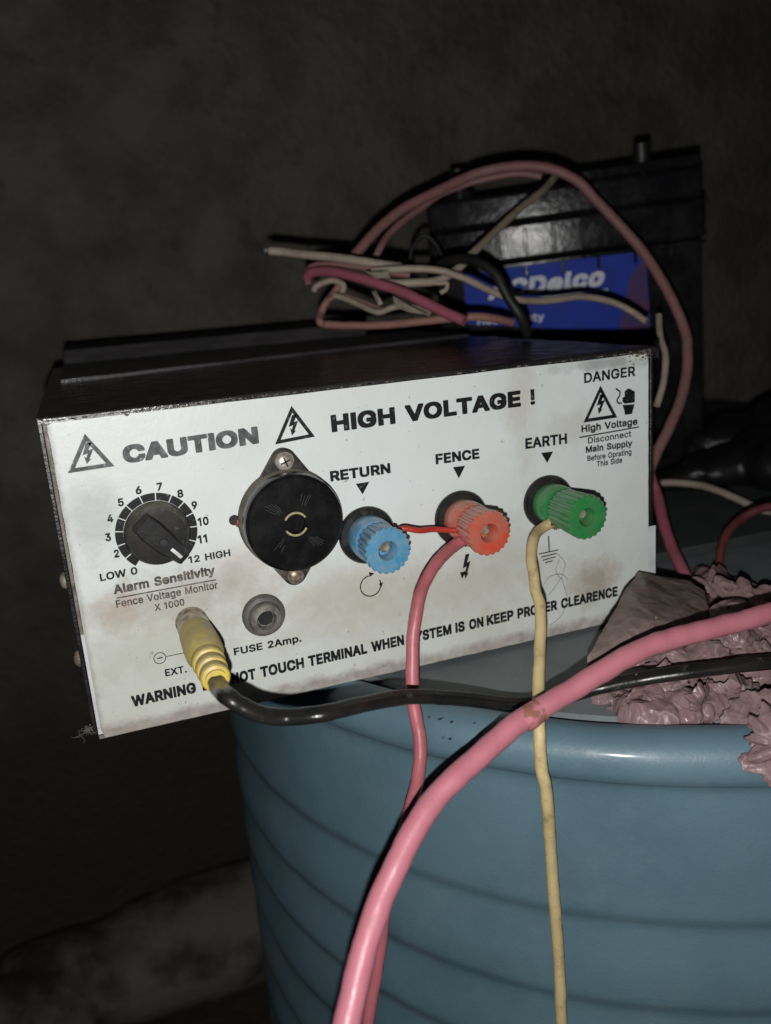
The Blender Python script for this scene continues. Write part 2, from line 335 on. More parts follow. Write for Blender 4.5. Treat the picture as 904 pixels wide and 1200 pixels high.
def bag_material(name, c, c2, c3, s1=75, s2=190, k=1.0):
    m = mat(name, c, .34, c2=c2, scale=45, lo=.35, hi=.65, dirt=c3, dscale=140, dlo=.5, dhi=.75, damt=.5, rvar=.14)
    nt = m.node_tree; N = nt.nodes; L = nt.links; b = N['Principled BSDF']; out = N['Material Output']
    tc = N.new('ShaderNodeTexCoord'); w = N.new('ShaderNodeTexNoise'); w.inputs['Scale'].default_value = 60; L.new(tc.outputs['Object'], w.inputs['Vector'])
    mx = N.new('ShaderNodeVectorMath'); mx.operation = 'MULTIPLY_ADD'; L.new(w.outputs['Color'], mx.inputs[0]); mx.inputs[1].default_value = (.014, .014, .014); L.new(tc.outputs['Object'], mx.inputs[2])
    cur = b.inputs['Base Color'].links[0].from_socket; hsum = None
    for s, wd, am, hh in ((s1, .055, .55, 1.0), (s2, .05, .30, .45)):
        v = N.new('ShaderNodeTexVoronoi'); v.feature = 'DISTANCE_TO_EDGE'; v.inputs['Scale'].default_value = s; L.new(mx.outputs[0], v.inputs['Vector'])
        r = N.new('ShaderNodeMapRange'); L.new(v.outputs[0], r.inputs[0]); r.inputs[1].default_value = 0; r.inputs[2].default_value = wd; r.inputs[3].default_value = 1; r.inputs[4].default_value = 0
        n2 = N.new('ShaderNodeTexNoise'); n2.inputs['Scale'].default_value = 90; L.new(tc.outputs['Object'], n2.inputs['Vector'])
        g2 = N.new('ShaderNodeMapRange'); L.new(n2.outputs[0], g2.inputs[0]); g2.inputs[1].default_value = .45; g2.inputs[2].default_value = .62; g2.inputs[4].default_value = am*k
        mu = N.new('ShaderNodeMath'); mu.operation = 'MULTIPLY'; L.new(r.outputs[0], mu.inputs[0]); L.new(g2.outputs[0], mu.inputs[1])
        x = N.new('ShaderNodeMix'); x.data_type = 'RGBA'; L.new(mu.outputs[0], x.inputs[0]); L.new(cur, x.inputs[6]); x.inputs[7].default_value = (.72, .60, .60, 1); cur = x.outputs[2]
        r2 = N.new('ShaderNodeMath'); r2.operation = 'MINIMUM'; L.new(v.outputs[0], r2.inputs[0]); r2.inputs[1].default_value = .35
        r3 = N.new('ShaderNodeMath'); r3.operation = 'MULTIPLY'; L.new(r2.outputs[0], r3.inputs[0]); r3.inputs[1].default_value = -hh
        if hsum is None: hsum = r3.outputs[0]
        else:
            a_ = N.new('ShaderNodeMath'); a_.operation = 'ADD'; L.new(hsum, a_.inputs[0]); L.new(r3.outputs[0], a_.inputs[1]); hsum = a_.outputs[0]
    L.new(cur, b.inputs['Base Color'])
    bp = N.new('ShaderNodeBump'); bp.inputs['Distance'].default_value = .0024*k; L.new(hsum, bp.inputs['Height']); L.new(bp.outputs[0], b.inputs['Normal'])
    t = N.new('ShaderNodeBsdfTranslucent'); L.new(cur, t.inputs[0])
    x = N.new('ShaderNodeMixShader'); x.inputs[0].default_value = .42
    L.new(b.outputs[0], x.inputs[1]); L.new(t.outputs[0], x.inputs[2]); L.new(x.outputs[0], out.inputs[0])
    return m
MAT['bag'] = bag_material('bag_plastic', (.42, .265, .275), (.33, .21, .215), (.52, .40, .39))
MAT['flap'] = bag_material('flap_plastic', (.37, .285, .26), (.29, .21, .19), (.46, .36, .33), 45, 110, .6)

# ------------------------------------------------------------------ lettering: glyph outlines, thickened through a distance field
GLYPHS = json.loads(r'''{" ":[250,[]],"!":[196,[[67,160,63,509,132,509,128,160],[98,-4,86,-3,75,1,66,9,58,18,54,29,52,41,54,53,58,64,66,73,75,80,86,85,98,86,110,85,121,80,130,73,138,64,142,53,143,41,142,29,138,18,130,9,121,1,110,-3]]],"-":[453,[[337,244,337,188,114,188,114,244]]],".":[188,[[95,-4,83,-3,73,1,63,9,55,18,51,29,50,41,51,53,55,64,63,73,73,81,83,85,95,87,107,85,118,81,128,73,135,64,140,53,141,41,140,29,135,18,128,9,118,1,107,-3]]],"0":[453,[[227,-7,191,-3,158,7,130,24,105,48,85,77,69,113,57,155,50,202,48,254,50,306,57,353,69,395,85,431,106,461,130,484,159,502,191,512,227,516,262,512,295,502,323,484,348,461,368,431,384,395,396,353,403,306,405,254,403,202,396,155,384,113,368,77,348,48,323,24,295,7,263,-3],[227,50,250,52,271,60,290,74,306,92,320,116,330,144,338,176,342,213,344,254,342,295,338,332,330,365,320,393,306,416,290,435,271,449,250,457,227,460,203,457,182,449,163,435,147,416,134,393,123,365,115,332,111,295,109,254,111,213,115,176,123,144,134,116,147,92,163,74,182,60,203,52]]],"1":[360,[[246,509,246,0,182,0,182,448,56,358,56,427,168,509]]],"2":[453,[[64,0,64,47,234,229,282,282,294,298,303,312,311,327,316,341,319,356,320,371,319,389,315,405,308,419,298,431,287,441,273,449,258,455,241,458,224,460,205,458,188,454,172,447,159,438,148,427,139,413,132,398,128,381,127,362,66,362,68,391,75,418,86,442,102,464,121,482,143,496,168,507,196,513,225,516,254,513,281,507,306,497,328,482,346,465,361,445,372,423,379,398,381,372,380,354,377,336,371,318,363,299,351,280,336,259,267,180,153,60,389,57,389,0]]],"3":[453,[[218,-7,188,-5,159,1,133,10,108,22,88,38,70,57,57,79,48,104,44,132,109,132,112,115,118,100,126,87,137,76,150,66,165,59,182,54,200,51,219,50,239,51,258,55,275,61,291,69,304,80,315,93,323,108,328,125,329,145,328,163,323,180,316,196,306,211,292,223,275,234,254,241,229,246,201,248,157,248,157,299,288,448,288,452,70,452,70,509,372,509,372,461,211,278,211,289,247,290,279,286,308,276,333,262,354,244,371,222,383,198,391,173,393,145,390,116,383,90,370,66,354,45,333,27,309,12,281,2,251,-5]]],"4":[453,[[40,105,40,158,247,509,311,509,109,166,413,163,413,105],[282,0,282,121,282,146,282,318,343,318,343,0]]],"5":[453,[[221,-7,192,-5,165,1,140,11,118,25,99,41,83,60,71,82,63,105,60,130,122,130,125,115,130,102,138,89,148,78,160,68,173,60,188,54,204,51,221,50,241,51,259,56,276,64,291,75,304,89,314,104,322,122,326,141,328,162,326,183,321,203,314,221,303,237,290,251,275,262,257,270,238,275,218,277,201,276,184,273,167,268,152,262,139,255,128,246,67,253,96,509,366,509,366,452,151,452,134,301,148,311,162,318,178,325,194,330,212,333,229,334,252,332,274,328,294,321,313,311,330,299,345,285,358,269,370,251,379,231,386,210,390,187,391,163,388,132,381,102,369,76,352,52,332,32,309,15,282,3,253,-4]]],"6":[453,[[226,-7,196,-4,168,3,142,15,119,31,100,51,84,74,73,101,66,130,64,162,65,187,71,212,80,239,93,268,112,302,137,340,252,509,322,509,151,261,145,261,151,270,157,279,165,288,174,295,184,302,196,307,208,311,221,313,235,314,265,312,291,305,316,295,337,280,355,262,370,240,380,215,387,187,389,157,387,127,379,98,368,73,352,50,333,30,310,14,284,3,257,-4],[226,48,245,50,263,55,279,63,293,73,304,86,314,101,322,119,326,137,327,157,326,178,322,196,314,213,304,228,293,241,279,251,263,259,245,264,226,265,207,264,190,259,174,252,160,241,148,229,138,214,131,197,126,179,125,158,126,138,131,119,138,102,148,86,160,73,174,63,190,55,207,50]]],"7":[453,[[97,0,323,448,323,452,62,452,62,509,391,509,391,449,165,0]]],"8":[453,[[226,-7,193,-5,163,1,136,11,111,25,91,42,74,62,62,84,54,109,52,135,53,156,58,176,65,195,75,212,87,228,101,241,117,252,134,260,153,265,129,276,109,289,93,308,80,330,73,354,70,380,73,405,79,429,90,450,106,469,124,485,146,498,170,508,197,514,226,516,255,514,282,508,306,498,328,485,346,469,361,450,373,429,379,405,382,380,379,354,372,330,359,308,343,289,323,276,300,267,319,260,335,252,351,241,365,228,377,212,387,195,395,176,399,156,401,135,398,109,391,84,378,62,362,42,341,25,317,11,289,1,259,-5],[226,49,248,50,267,54,285,60,300,69,313,79,323,91,331,106,335,121,337,139,335,157,330,173,322,189,312,202,298,213,283,223,265,230,247,234,226,235,206,234,187,230,169,223,154,213,140,202,130,189,122,173,117,157,115,139,117,121,121,106,129,91,139,79,152,69,167,60,185,54,205,50],[226,290,244,291,260,294,274,300,287,308,298,318,307,330,314,344,318,359,319,376,318,392,314,407,308,420,299,432,288,442,275,449,260,455,244,459,226,460,208,459,192,455,177,449,164,442,153,432,145,420,138,407,134,392,133,376,134,359,138,344,145,330,154,318,165,308,178,300,193,294,209,291]]],"9":[453,[[226,516,256,513,285,506,310,494,333,478,352,458,368,434,380,408,387,378,389,347,387,322,382,296,373,270,359,240,340,207,315,168,200,0,130,0,301,248,307,248,302,238,295,229,287,221,278,214,268,207,257,202,245,198,232,195,218,195,188,197,161,203,137,214,116,229,98,247,83,269,72,294,66,321,64,352,66,382,73,411,85,436,101,459,120,479,143,494,168,506,196,513],[226,460,207,459,190,454,174,446,160,435,148,423,138,407,131,390,127,372,125,352,127,331,131,313,138,295,148,280,160,268,174,257,190,250,207,245,226,243,245,245,263,249,279,257,293,267,305,280,314,295,322,312,326,330,327,350,326,371,322,390,314,407,305,422,293,435,279,446,263,454,245,459]]],"A":[480,[[16,0,201,509,276,509,463,0,395,0,287,302,264,372,232,478,245,478,213,371,191,302,85,0],[110,142,110,199,370,199,370,142]]],"B":[456,[[60,0,60,509,241,509,274,507,304,501,329,491,350,477,367,461,381,442,390,421,396,398,398,374,397,353,393,336,387,320,378,307,368,295,356,286,343,278,329,272,315,267,315,262,331,260,347,254,363,245,378,234,391,220,402,203,411,184,416,161,418,136,416,111,410,88,400,67,386,48,368,31,344,18,317,8,284,2,247,0],[125,57,245,57,281,60,309,67,330,80,344,96,353,115,355,137,354,153,350,169,342,184,333,197,320,209,306,218,289,225,269,229,248,231,125,231],[125,285,238,285,256,287,273,290,288,296,302,304,314,314,323,326,330,340,335,355,336,372,333,393,326,412,313,429,294,442,270,449,240,452,125,452]]],"C":[510,[[267,-7,225,-3,186,7,150,25,119,49,92,79,70,115,53,157,44,203,40,254,44,305,53,352,70,393,92,429,119,459,150,484,186,501,225,512,267,516,293,514,317,511,340,504,362,496,383,485,402,471,419,456,435,438,448,418,459,397,467,373,473,348,408,348,404,365,397,380,389,395,380,407,369,418,357,428,344,437,330,444,315,449,300,453,284,455,267,456,237,453,209,445,184,432,161,414,141,391,125,364,113,332,106,295,103,254,106,213,113,177,125,145,141,117,161,94,184,76,210,63,237,56,267,53,284,54,300,56,315,60,330,65,344,72,357,81,369,90,380,102,389,114,397,128,404,144,408,160,473,160,467,135,459,112,448,91,435,71,420,53,402,38,383,24,363,13,341,5,317,-2,293,-6]]],"D":[502,[[219,0,96,0,96,57,215,57,254,60,288,68,318,81,343,99,363,122,379,149,390,181,397,216,399,255,397,294,390,329,379,361,364,388,344,410,320,428,291,441,258,449,221,452,93,452,93,509,225,509,273,505,315,495,353,478,385,455,412,426,433,391,449,351,458,306,462,255,458,205,449,159,433,119,411,83,384,54,351,31,312,14,268,3],[125,509,125,0,60,0,60,509]]],"E":[419,[[60,0,60,509,372,509,372,452,125,452,125,286,355,286,355,229,125,229,125,57,375,57,375,0]]],"F":[410,[[60,0,60,509,369,509,369,452,125,452,125,278,346,278,346,221,125,221,125,0]]],"G":[520,[[269,-7,225,-3,185,7,149,25,118,49,91,79,69,116,53,157,43,203,40,254,43,305,53,352,69,393,91,429,117,459,149,484,184,501,223,512,265,516,291,514,316,510,340,504,363,494,384,483,403,469,421,453,436,436,449,416,460,395,468,373,474,349,408,349,402,365,395,379,387,393,378,406,368,417,356,427,344,436,330,443,315,448,300,453,283,455,265,456,236,453,209,445,183,432,160,414,141,392,125,364,113,332,106,295,103,254,106,213,113,177,125,145,141,117,161,95,184,76,210,63,238,56,269,53,296,55,322,61,345,71,365,85,382,102,396,123,407,147,413,173,415,202,434,199,283,199,283,256,478,256,478,200,475,160,466,124,451,91,431,62,406,38,377,19,344,5,308,-4]]],"H":[517,[[60,0,60,509,125,509,125,289,392,289,392,509,457,509,457,0,392,0,392,232,125,232,125,0]]],"I":[171,[[53,0,53,509,118,509,118,0]]],"K":[467,[[104,145,104,216,139,261,174,303,212,344,364,509,448,509,231,276],[60,0,60,509,125,509,125,334,124,225,125,193,125,0],[372,0,188,259,228,309,449,0]]],"L":[393,[[60,0,60,509,125,509,125,57,361,57,361,0]]],"M":[628,[[60,0,60,509,152,509,277,187,287,159,299,123,311,84,322,49,307,49,318,83,330,121,342,158,352,187,476,509,568,509,568,0,504,0,504,291,504,327,505,369,506,413,507,457,513,457,498,409,482,363,467,322,456,291,342,0,286,0,170,291,159,321,145,361,129,408,112,457,119,457,120,416,121,372,122,328,122,291,122,0]]],"N":[523,[[60,0,60,509,136,509,343,183,363,151,388,107,414,55,405,54,401,108,399,157,399,195,399,509,463,509,463,0,387,0,202,290,177,331,148,381,108,452,119,454,122,384,124,328,125,291,125,0]]],"O":[533,[[267,-7,225,-3,186,7,150,25,119,49,92,79,70,115,53,157,44,203,40,254,44,305,53,352,70,393,92,429,119,459,150,484,186,501,225,512,267,516,309,512,348,501,384,484,415,459,442,429,464,393,480,352,490,305,493,254,490,203,480,157,464,115,442,79,415,49,384,25,348,7,309,-3],[267,53,296,55,324,63,349,76,372,94,392,116,408,144,420,176,428,213,430,254,428,295,420,332,408,365,392,392,372,415,349,433,324,446,296,453,267,456,237,453,210,445,184,433,161,415,142,392,125,364,113,332,106,295,103,254,106,213,113,176,125,144,142,117,161,94,184,76,210,63,237,55]]],"P":[445,[[60,0,60,509,235,509,272,506,305,499,332,487,356,471,375,452,390,430,400,404,407,377,409,348,407,318,400,291,390,265,375,243,356,223,332,207,305,195,272,188,235,186,109,186,109,242,233,242,257,244,279,248,297,256,312,266,324,279,333,294,339,310,343,328,344,348,343,367,339,385,333,402,324,416,312,428,297,439,279,446,257,451,232,452,125,452,125,0]]],"R":[449,[[60,0,60,509,236,509,273,506,305,500,333,489,356,473,376,455,390,433,401,408,407,381,409,352,407,323,401,296,390,271,376,250,356,232,333,217,305,206,273,200,236,198,96,198,96,255,234,255,258,256,280,260,298,267,313,276,325,287,334,300,340,316,344,333,345,352,344,371,340,389,334,405,325,419,313,430,298,440,279,446,258,451,233,452,125,452,125,0],[353,0,230,229,303,229,428,0]]],"S":[447,[[224,-9,188,-7,156,-1,128,9,102,23,81,40,64,60,51,83,42,109,38,137,104,137,108,118,114,102,123,88,136,76,150,66,166,59,185,53,204,50,224,49,246,50,267,54,286,60,303,69,317,79,329,92,338,106,344,122,346,139,344,154,340,168,332,179,322,189,310,197,296,205,245,222,184,239,145,253,112,269,86,289,67,313,56,341,52,372,54,400,62,425,75,448,92,468,113,484,138,498,165,508,195,514,227,516,259,514,289,508,316,498,340,484,360,468,377,449,390,427,398,403,401,378,337,378,332,402,320,421,302,437,280,449,254,456,225,459,204,457,185,454,167,448,152,440,139,430,129,418,121,405,117,391,115,376,117,359,122,345,131,334,142,324,155,315,169,308,212,293,264,279,312,264,328,256,344,248,359,238,372,226,384,213,395,198,402,180,407,161,408,139,406,112,399,87,386,64,370,43,349,25,323,11,294,0,261,-7]]],"T":[449,[[32,452,32,509,417,509,417,452,257,452,257,0,193,0,193,452]]],"U":[517,[[259,-8,220,-6,186,2,154,15,126,33,103,55,85,80,71,108,63,140,60,173,60,509,124,509,124,178,126,155,132,133,141,113,153,95,169,80,187,68,208,59,232,53,259,52,285,53,309,59,331,68,349,80,364,95,377,113,385,133,391,155,393,178,393,509,457,509,457,173,454,140,446,108,433,80,414,55,391,33,363,15,332,2,297,-6]]],"V":[480,[[204,0,16,509,84,509,192,206,215,137,248,31,235,31,267,138,290,206,395,509,463,509,278,0]]],"W":[686,[[155,0,16,509,82,509,163,196,175,145,187,94,197,40,189,40,200,94,211,145,224,196,306,509,380,509,462,196,474,145,486,94,497,40,488,40,499,94,510,145,523,196,603,509,670,509,530,0,455,0,368,323,351,391,336,475,350,475,335,395,318,323,230,0]]],"X":[474,[[18,0,217,284,217,236,29,509,104,509,178,400,204,361,223,329,243,292,232,292,252,329,272,361,298,400,374,509,446,509,259,239,259,287,456,0,382,0,292,129,268,165,250,195,230,231,244,231,225,196,206,166,182,129,91,0]]],"Y":[472,[[203,0,203,208,16,509,91,509,192,344,222,292,250,230,224,230,251,293,280,344,381,509,455,509,268,208,268,0]]],"a":[389,[[160,-9,137,-7,115,-3,94,5,76,15,60,29,48,45,38,63,32,84,30,108,32,128,36,146,43,161,53,174,64,184,78,193,92,200,108,206,125,211,178,220,234,227,247,229,257,231,265,235,271,240,274,246,276,255,275,272,272,285,267,297,260,307,251,315,240,322,227,327,212,330,196,331,178,330,163,327,149,322,137,316,127,309,118,301,110,292,104,283,100,274,41,291,51,313,64,331,79,346,95,358,114,368,133,375,153,380,173,383,194,384,239,379,255,375,271,369,286,360,300,350,312,336,322,320,330,301,335,278,337,251,337,0,277,0,277,52,272,52,252,25,242,16,229,8,215,1,199,-4,181,-7],[170,45,192,47,211,51,228,59,242,68,254,80,263,93,270,108,274,122,276,138,276,190,259,182,231,176,200,171,175,168,134,159,122,153,112,147,103,139,97,130,93,118,92,105,93,93,96,82,102,72,109,64,119,57,130,52,142,48,156,46]]],"c":[396,[[207,-8,174,-5,144,3,117,16,93,35,72,58,56,85,44,116,37,150,34,187,37,225,44,260,56,291,72,318,93,341,117,360,144,374,174,382,207,384,226,384,243,381,260,377,276,371,291,364,305,356,318,346,330,335,340,322,349,308,356,293,362,277,303,262,290,289,270,311,242,325,207,330,184,328,163,321,145,310,130,296,118,278,108,258,102,236,98,212,96,187,98,163,102,139,108,117,118,97,130,80,145,66,163,55,184,49,207,46,243,52,271,66,292,89,304,117,363,102,357,86,350,70,341,56,331,43,319,32,306,21,292,12,277,5,261,-1,244,-5,226,-7]]],"d":[424,[[195,-8,165,-6,137,3,111,16,89,34,70,57,55,84,43,116,36,151,34,189,36,227,43,261,55,293,70,320,89,342,112,361,137,374,165,382,196,384,218,383,237,379,253,373,267,364,278,355,287,346,306,319,311,319,311,509,372,509,372,0,313,0,313,59,307,59,287,31,277,21,266,12,252,4,236,-3,217,-7],[205,47,226,49,246,55,263,65,278,78,290,95,299,115,306,138,310,162,312,189,310,216,306,241,300,263,290,282,278,299,263,312,246,322,227,328,205,330,182,328,162,322,145,311,130,298,118,281,108,261,102,239,98,215,96,189,98,163,102,139,109,117,118,97,130,80,145,66,162,55,182,49]]],"e":[404,[[212,-8,177,-5,145,3,117,16,92,35,72,58,56,85,44,116,37,150,34,187,36,224,44,258,55,290,71,317,91,340,115,359,142,373,172,382,205,384,226,383,246,380,266,374,285,366,303,355,319,341,334,324,347,305,357,282,365,256,370,227,371,194,371,169,75,169,75,221,338,221,310,202,308,226,304,248,298,269,288,286,277,301,263,314,246,323,227,328,205,330,183,328,164,323,146,313,131,301,119,286,109,270,102,251,97,231,96,211,96,178,98,151,102,127,110,106,121,88,135,73,151,61,169,53,190,48,212,46,227,47,241,49,254,53,265,58,276,65,285,73,294,82,300,93,306,105,365,91,358,72,348,55,335,39,320,26,302,14,283,4,261,-3,237,-7]]],"f":[254,[[228,379,228,327,6,327,6,379],[81,0,81,432,82,452,87,470,96,486,107,499,120,510,135,519,152,525,169,529,187,530,222,527,243,521,227,468,215,472,195,474,178,472,164,468,154,460,147,449,143,435,142,419,142,0]]],"g":[425,[[207,-151,180,-149,156,-146,134,-140,114,-132,97,-122,82,-110,70,-97,59,-84,51,-69,101,-41,122,-66,131,-74,142,-82,154,-88,169,-93,187,-96,207,-97,236,-95,261,-87,282,-75,298,-58,308,-34,311,-6,311,68,306,68,287,41,277,32,266,23,252,16,236,10,217,6,195,5,165,7,138,14,113,27,90,43,71,65,55,90,43,120,36,154,34,191,36,229,43,263,55,293,71,320,90,342,112,361,138,374,166,382,196,384,218,383,237,379,253,373,267,365,279,356,288,346,308,319,313,319,313,379,372,379,372,-9,370,-40,363,-67,350,-90,334,-109,314,-124,291,-136,265,-144,237,-149],[205,59,227,61,246,66,264,75,278,87,290,103,300,121,307,142,311,166,312,193,311,219,307,242,300,264,291,283,279,299,264,312,247,322,227,328,205,330,182,328,163,322,145,312,130,298,118,282,109,262,102,241,98,218,96,193,98,167,102,144,109,123,118,104,131,88,145,76,163,66,183,61]]],"h":[410,[[114,227,114,0,53,0,53,509,114,509,114,287,102,287,116,319,132,344,152,362,175,374,200,382,227,384,252,383,275,377,295,369,313,356,328,340,341,321,350,298,355,271,357,240,357,0,296,0,296,235,293,263,286,286,273,304,256,318,235,326,210,329,192,328,176,324,161,317,147,308,136,297,126,283,119,266,115,248]]],"i":[167,[[53,0,53,379,114,379,114,0],[84,443,73,444,63,448,54,455,47,463,43,472,41,483,43,494,47,504,54,512,63,518,73,522,84,524,95,522,105,518,114,512,121,504,125,494,126,483,125,472,121,463,114,455,105,448,95,444]]],"l":[189,[[139,-2,112,0,91,8,74,20,62,37,55,59,53,84,53,509,114,509,114,99,114,83,117,71,120,62,126,57,135,53,146,52,160,53,170,54,181,3,162,-1]]],"m":[610,[[53,0,53,379,112,379,112,295,108,295,114,314,122,331,132,346,144,358,158,368,172,376,187,382,203,385,219,386,245,383,268,375,287,361,303,342,314,320,321,295,312,295,318,312,326,329,337,343,350,356,364,366,381,375,398,381,417,385,437,386,458,385,478,380,497,372,514,361,529,346,541,328,550,307,555,283,557,255,557,0,496,0,496,254,493,279,485,298,473,313,456,323,438,329,419,330,402,329,387,326,374,320,363,312,353,302,345,290,340,277,336,263,335,247,335,0,274,0,274,260,272,280,265,297,253,311,238,322,220,328,199,330,185,329,171,326,158,320,145,312,135,302,126,289,119,274,115,257,114,238,114,0]]],"n":[410,[[114,227,114,0,53,0,53,379,112,379,112,287,102,287,116,319,132,344,152,362,175,374,200,382,227,384,252,383,275,377,295,369,313,356,328,340,341,321,350,298,355,271,357,240,357,0,296,0,296,235,293,263,286,286,273,304,256,318,235,326,210,329,192,328,176,324,161,317,147,308,136,297,126,283,119,266,115,248]]],"o":[415,[[207,-8,174,-5,144,3,117,16,93,35,72,58,56,85,44,116,37,150,34,187,37,225,44,260,56,291,72,318,93,341,117,360,144,374,174,382,207,384,241,382,271,374,299,360,323,341,343,318,359,291,371,260,379,225,381,187,379,150,371,116,359,85,343,58,323,35,299,16,271,3,241,-5],[207,46,231,49,252,55,270,66,285,80,298,97,307,117,314,139,318,163,319,187,318,212,314,236,307,258,298,278,285,296,270,310,252,321,231,328,207,330,184,328,163,321,145,310,130,296,118,278,108,258,102,236,98,212,96,187,98,163,102,139,108,117,118,97,130,80,145,66,163,55,184,49]]],"p":[424,[[53,-143,53,379,112,379,112,319,118,319,137,346,147,355,158,364,171,373,188,379,207,383,229,384,259,382,287,374,313,361,335,342,354,320,370,293,381,261,388,227,390,189,388,151,381,116,370,84,355,57,336,34,313,16,288,3,260,-6,229,-8,208,-7,189,-3,173,4,159,12,147,21,138,31,118,59,114,59,114,-143],[220,47,242,49,262,55,279,66,294,80,306,97,316,117,323,139,327,163,328,189,327,215,323,239,316,261,307,281,295,298,280,311,262,322,243,328,220,330,198,328,178,322,161,312,147,299,134,282,125,263,118,241,114,216,113,189,114,162,118,138,125,115,135,95,147,78,162,65,179,55,198,49]]],"r":[259,[[53,0,53,379,112,379,112,321,124,339,137,354,152,367,171,377,191,383,213,385,229,384,243,384,243,322,230,324,207,326,190,324,174,321,159,315,146,306,135,296,126,284,119,269,115,254,114,237,114,0]]],"s":[365,[[182,-8,157,-7,133,-3,112,3,93,12,76,24,62,38,50,54,41,73,36,94,94,107,101,87,111,72,124,60,141,52,160,47,181,45,206,47,227,53,244,62,258,74,265,88,268,103,266,115,262,126,254,136,243,144,229,150,212,155,149,170,118,180,92,192,72,208,58,227,50,249,47,274,49,295,55,314,65,332,79,347,95,360,115,370,137,378,161,383,187,384,212,383,234,379,254,372,271,363,286,352,299,339,309,324,318,308,324,290,268,277,262,291,254,304,243,316,228,325,210,331,187,333,166,331,147,326,131,317,119,305,111,292,109,277,110,264,115,253,124,243,136,235,152,229,172,223,229,209,261,200,287,187,306,171,320,153,328,131,331,107,329,85,323,65,312,47,298,31,281,18,260,6,236,-2,210,-7]]],"t":[227,[[204,379,204,327,6,327,6,379],[65,471,126,471,126,98,127,83,130,70,136,61,144,55,156,51,170,50,185,51,202,54,213,2,192,-3,168,-4,138,-1,113,7,92,21,77,41,68,64,65,93]]],"u":[410,[[182,-5,158,-3,135,2,115,11,97,23,82,39,69,59,60,82,54,109,53,139,53,379,114,379,114,144,116,117,124,94,137,75,154,61,175,53,200,50,218,51,234,55,249,62,263,71,274,83,283,97,290,113,295,132,296,153,296,379,357,379,357,0,298,0,298,92,307,92,294,60,277,35,257,17,234,5,209,-3]]],"v":[389,[[163,0,17,379,84,379,165,155,187,87,206,21,184,21,203,87,224,155,305,379,371,379,226,0]]],"y":[389,[[47,-139,61,-86,71,-87,83,-89,94,-90,104,-89,113,-86,122,-81,130,-74,138,-64,145,-51,151,-36,163,-1,17,379,84,379,165,155,187,87,206,21,184,21,202,87,224,155,305,379,371,379,204,-58,196,-77,187,-93,177,-107,165,-119,153,-128,139,-136,125,-141,109,-144,91,-145,65,-143]]]}''')
_gc = {}
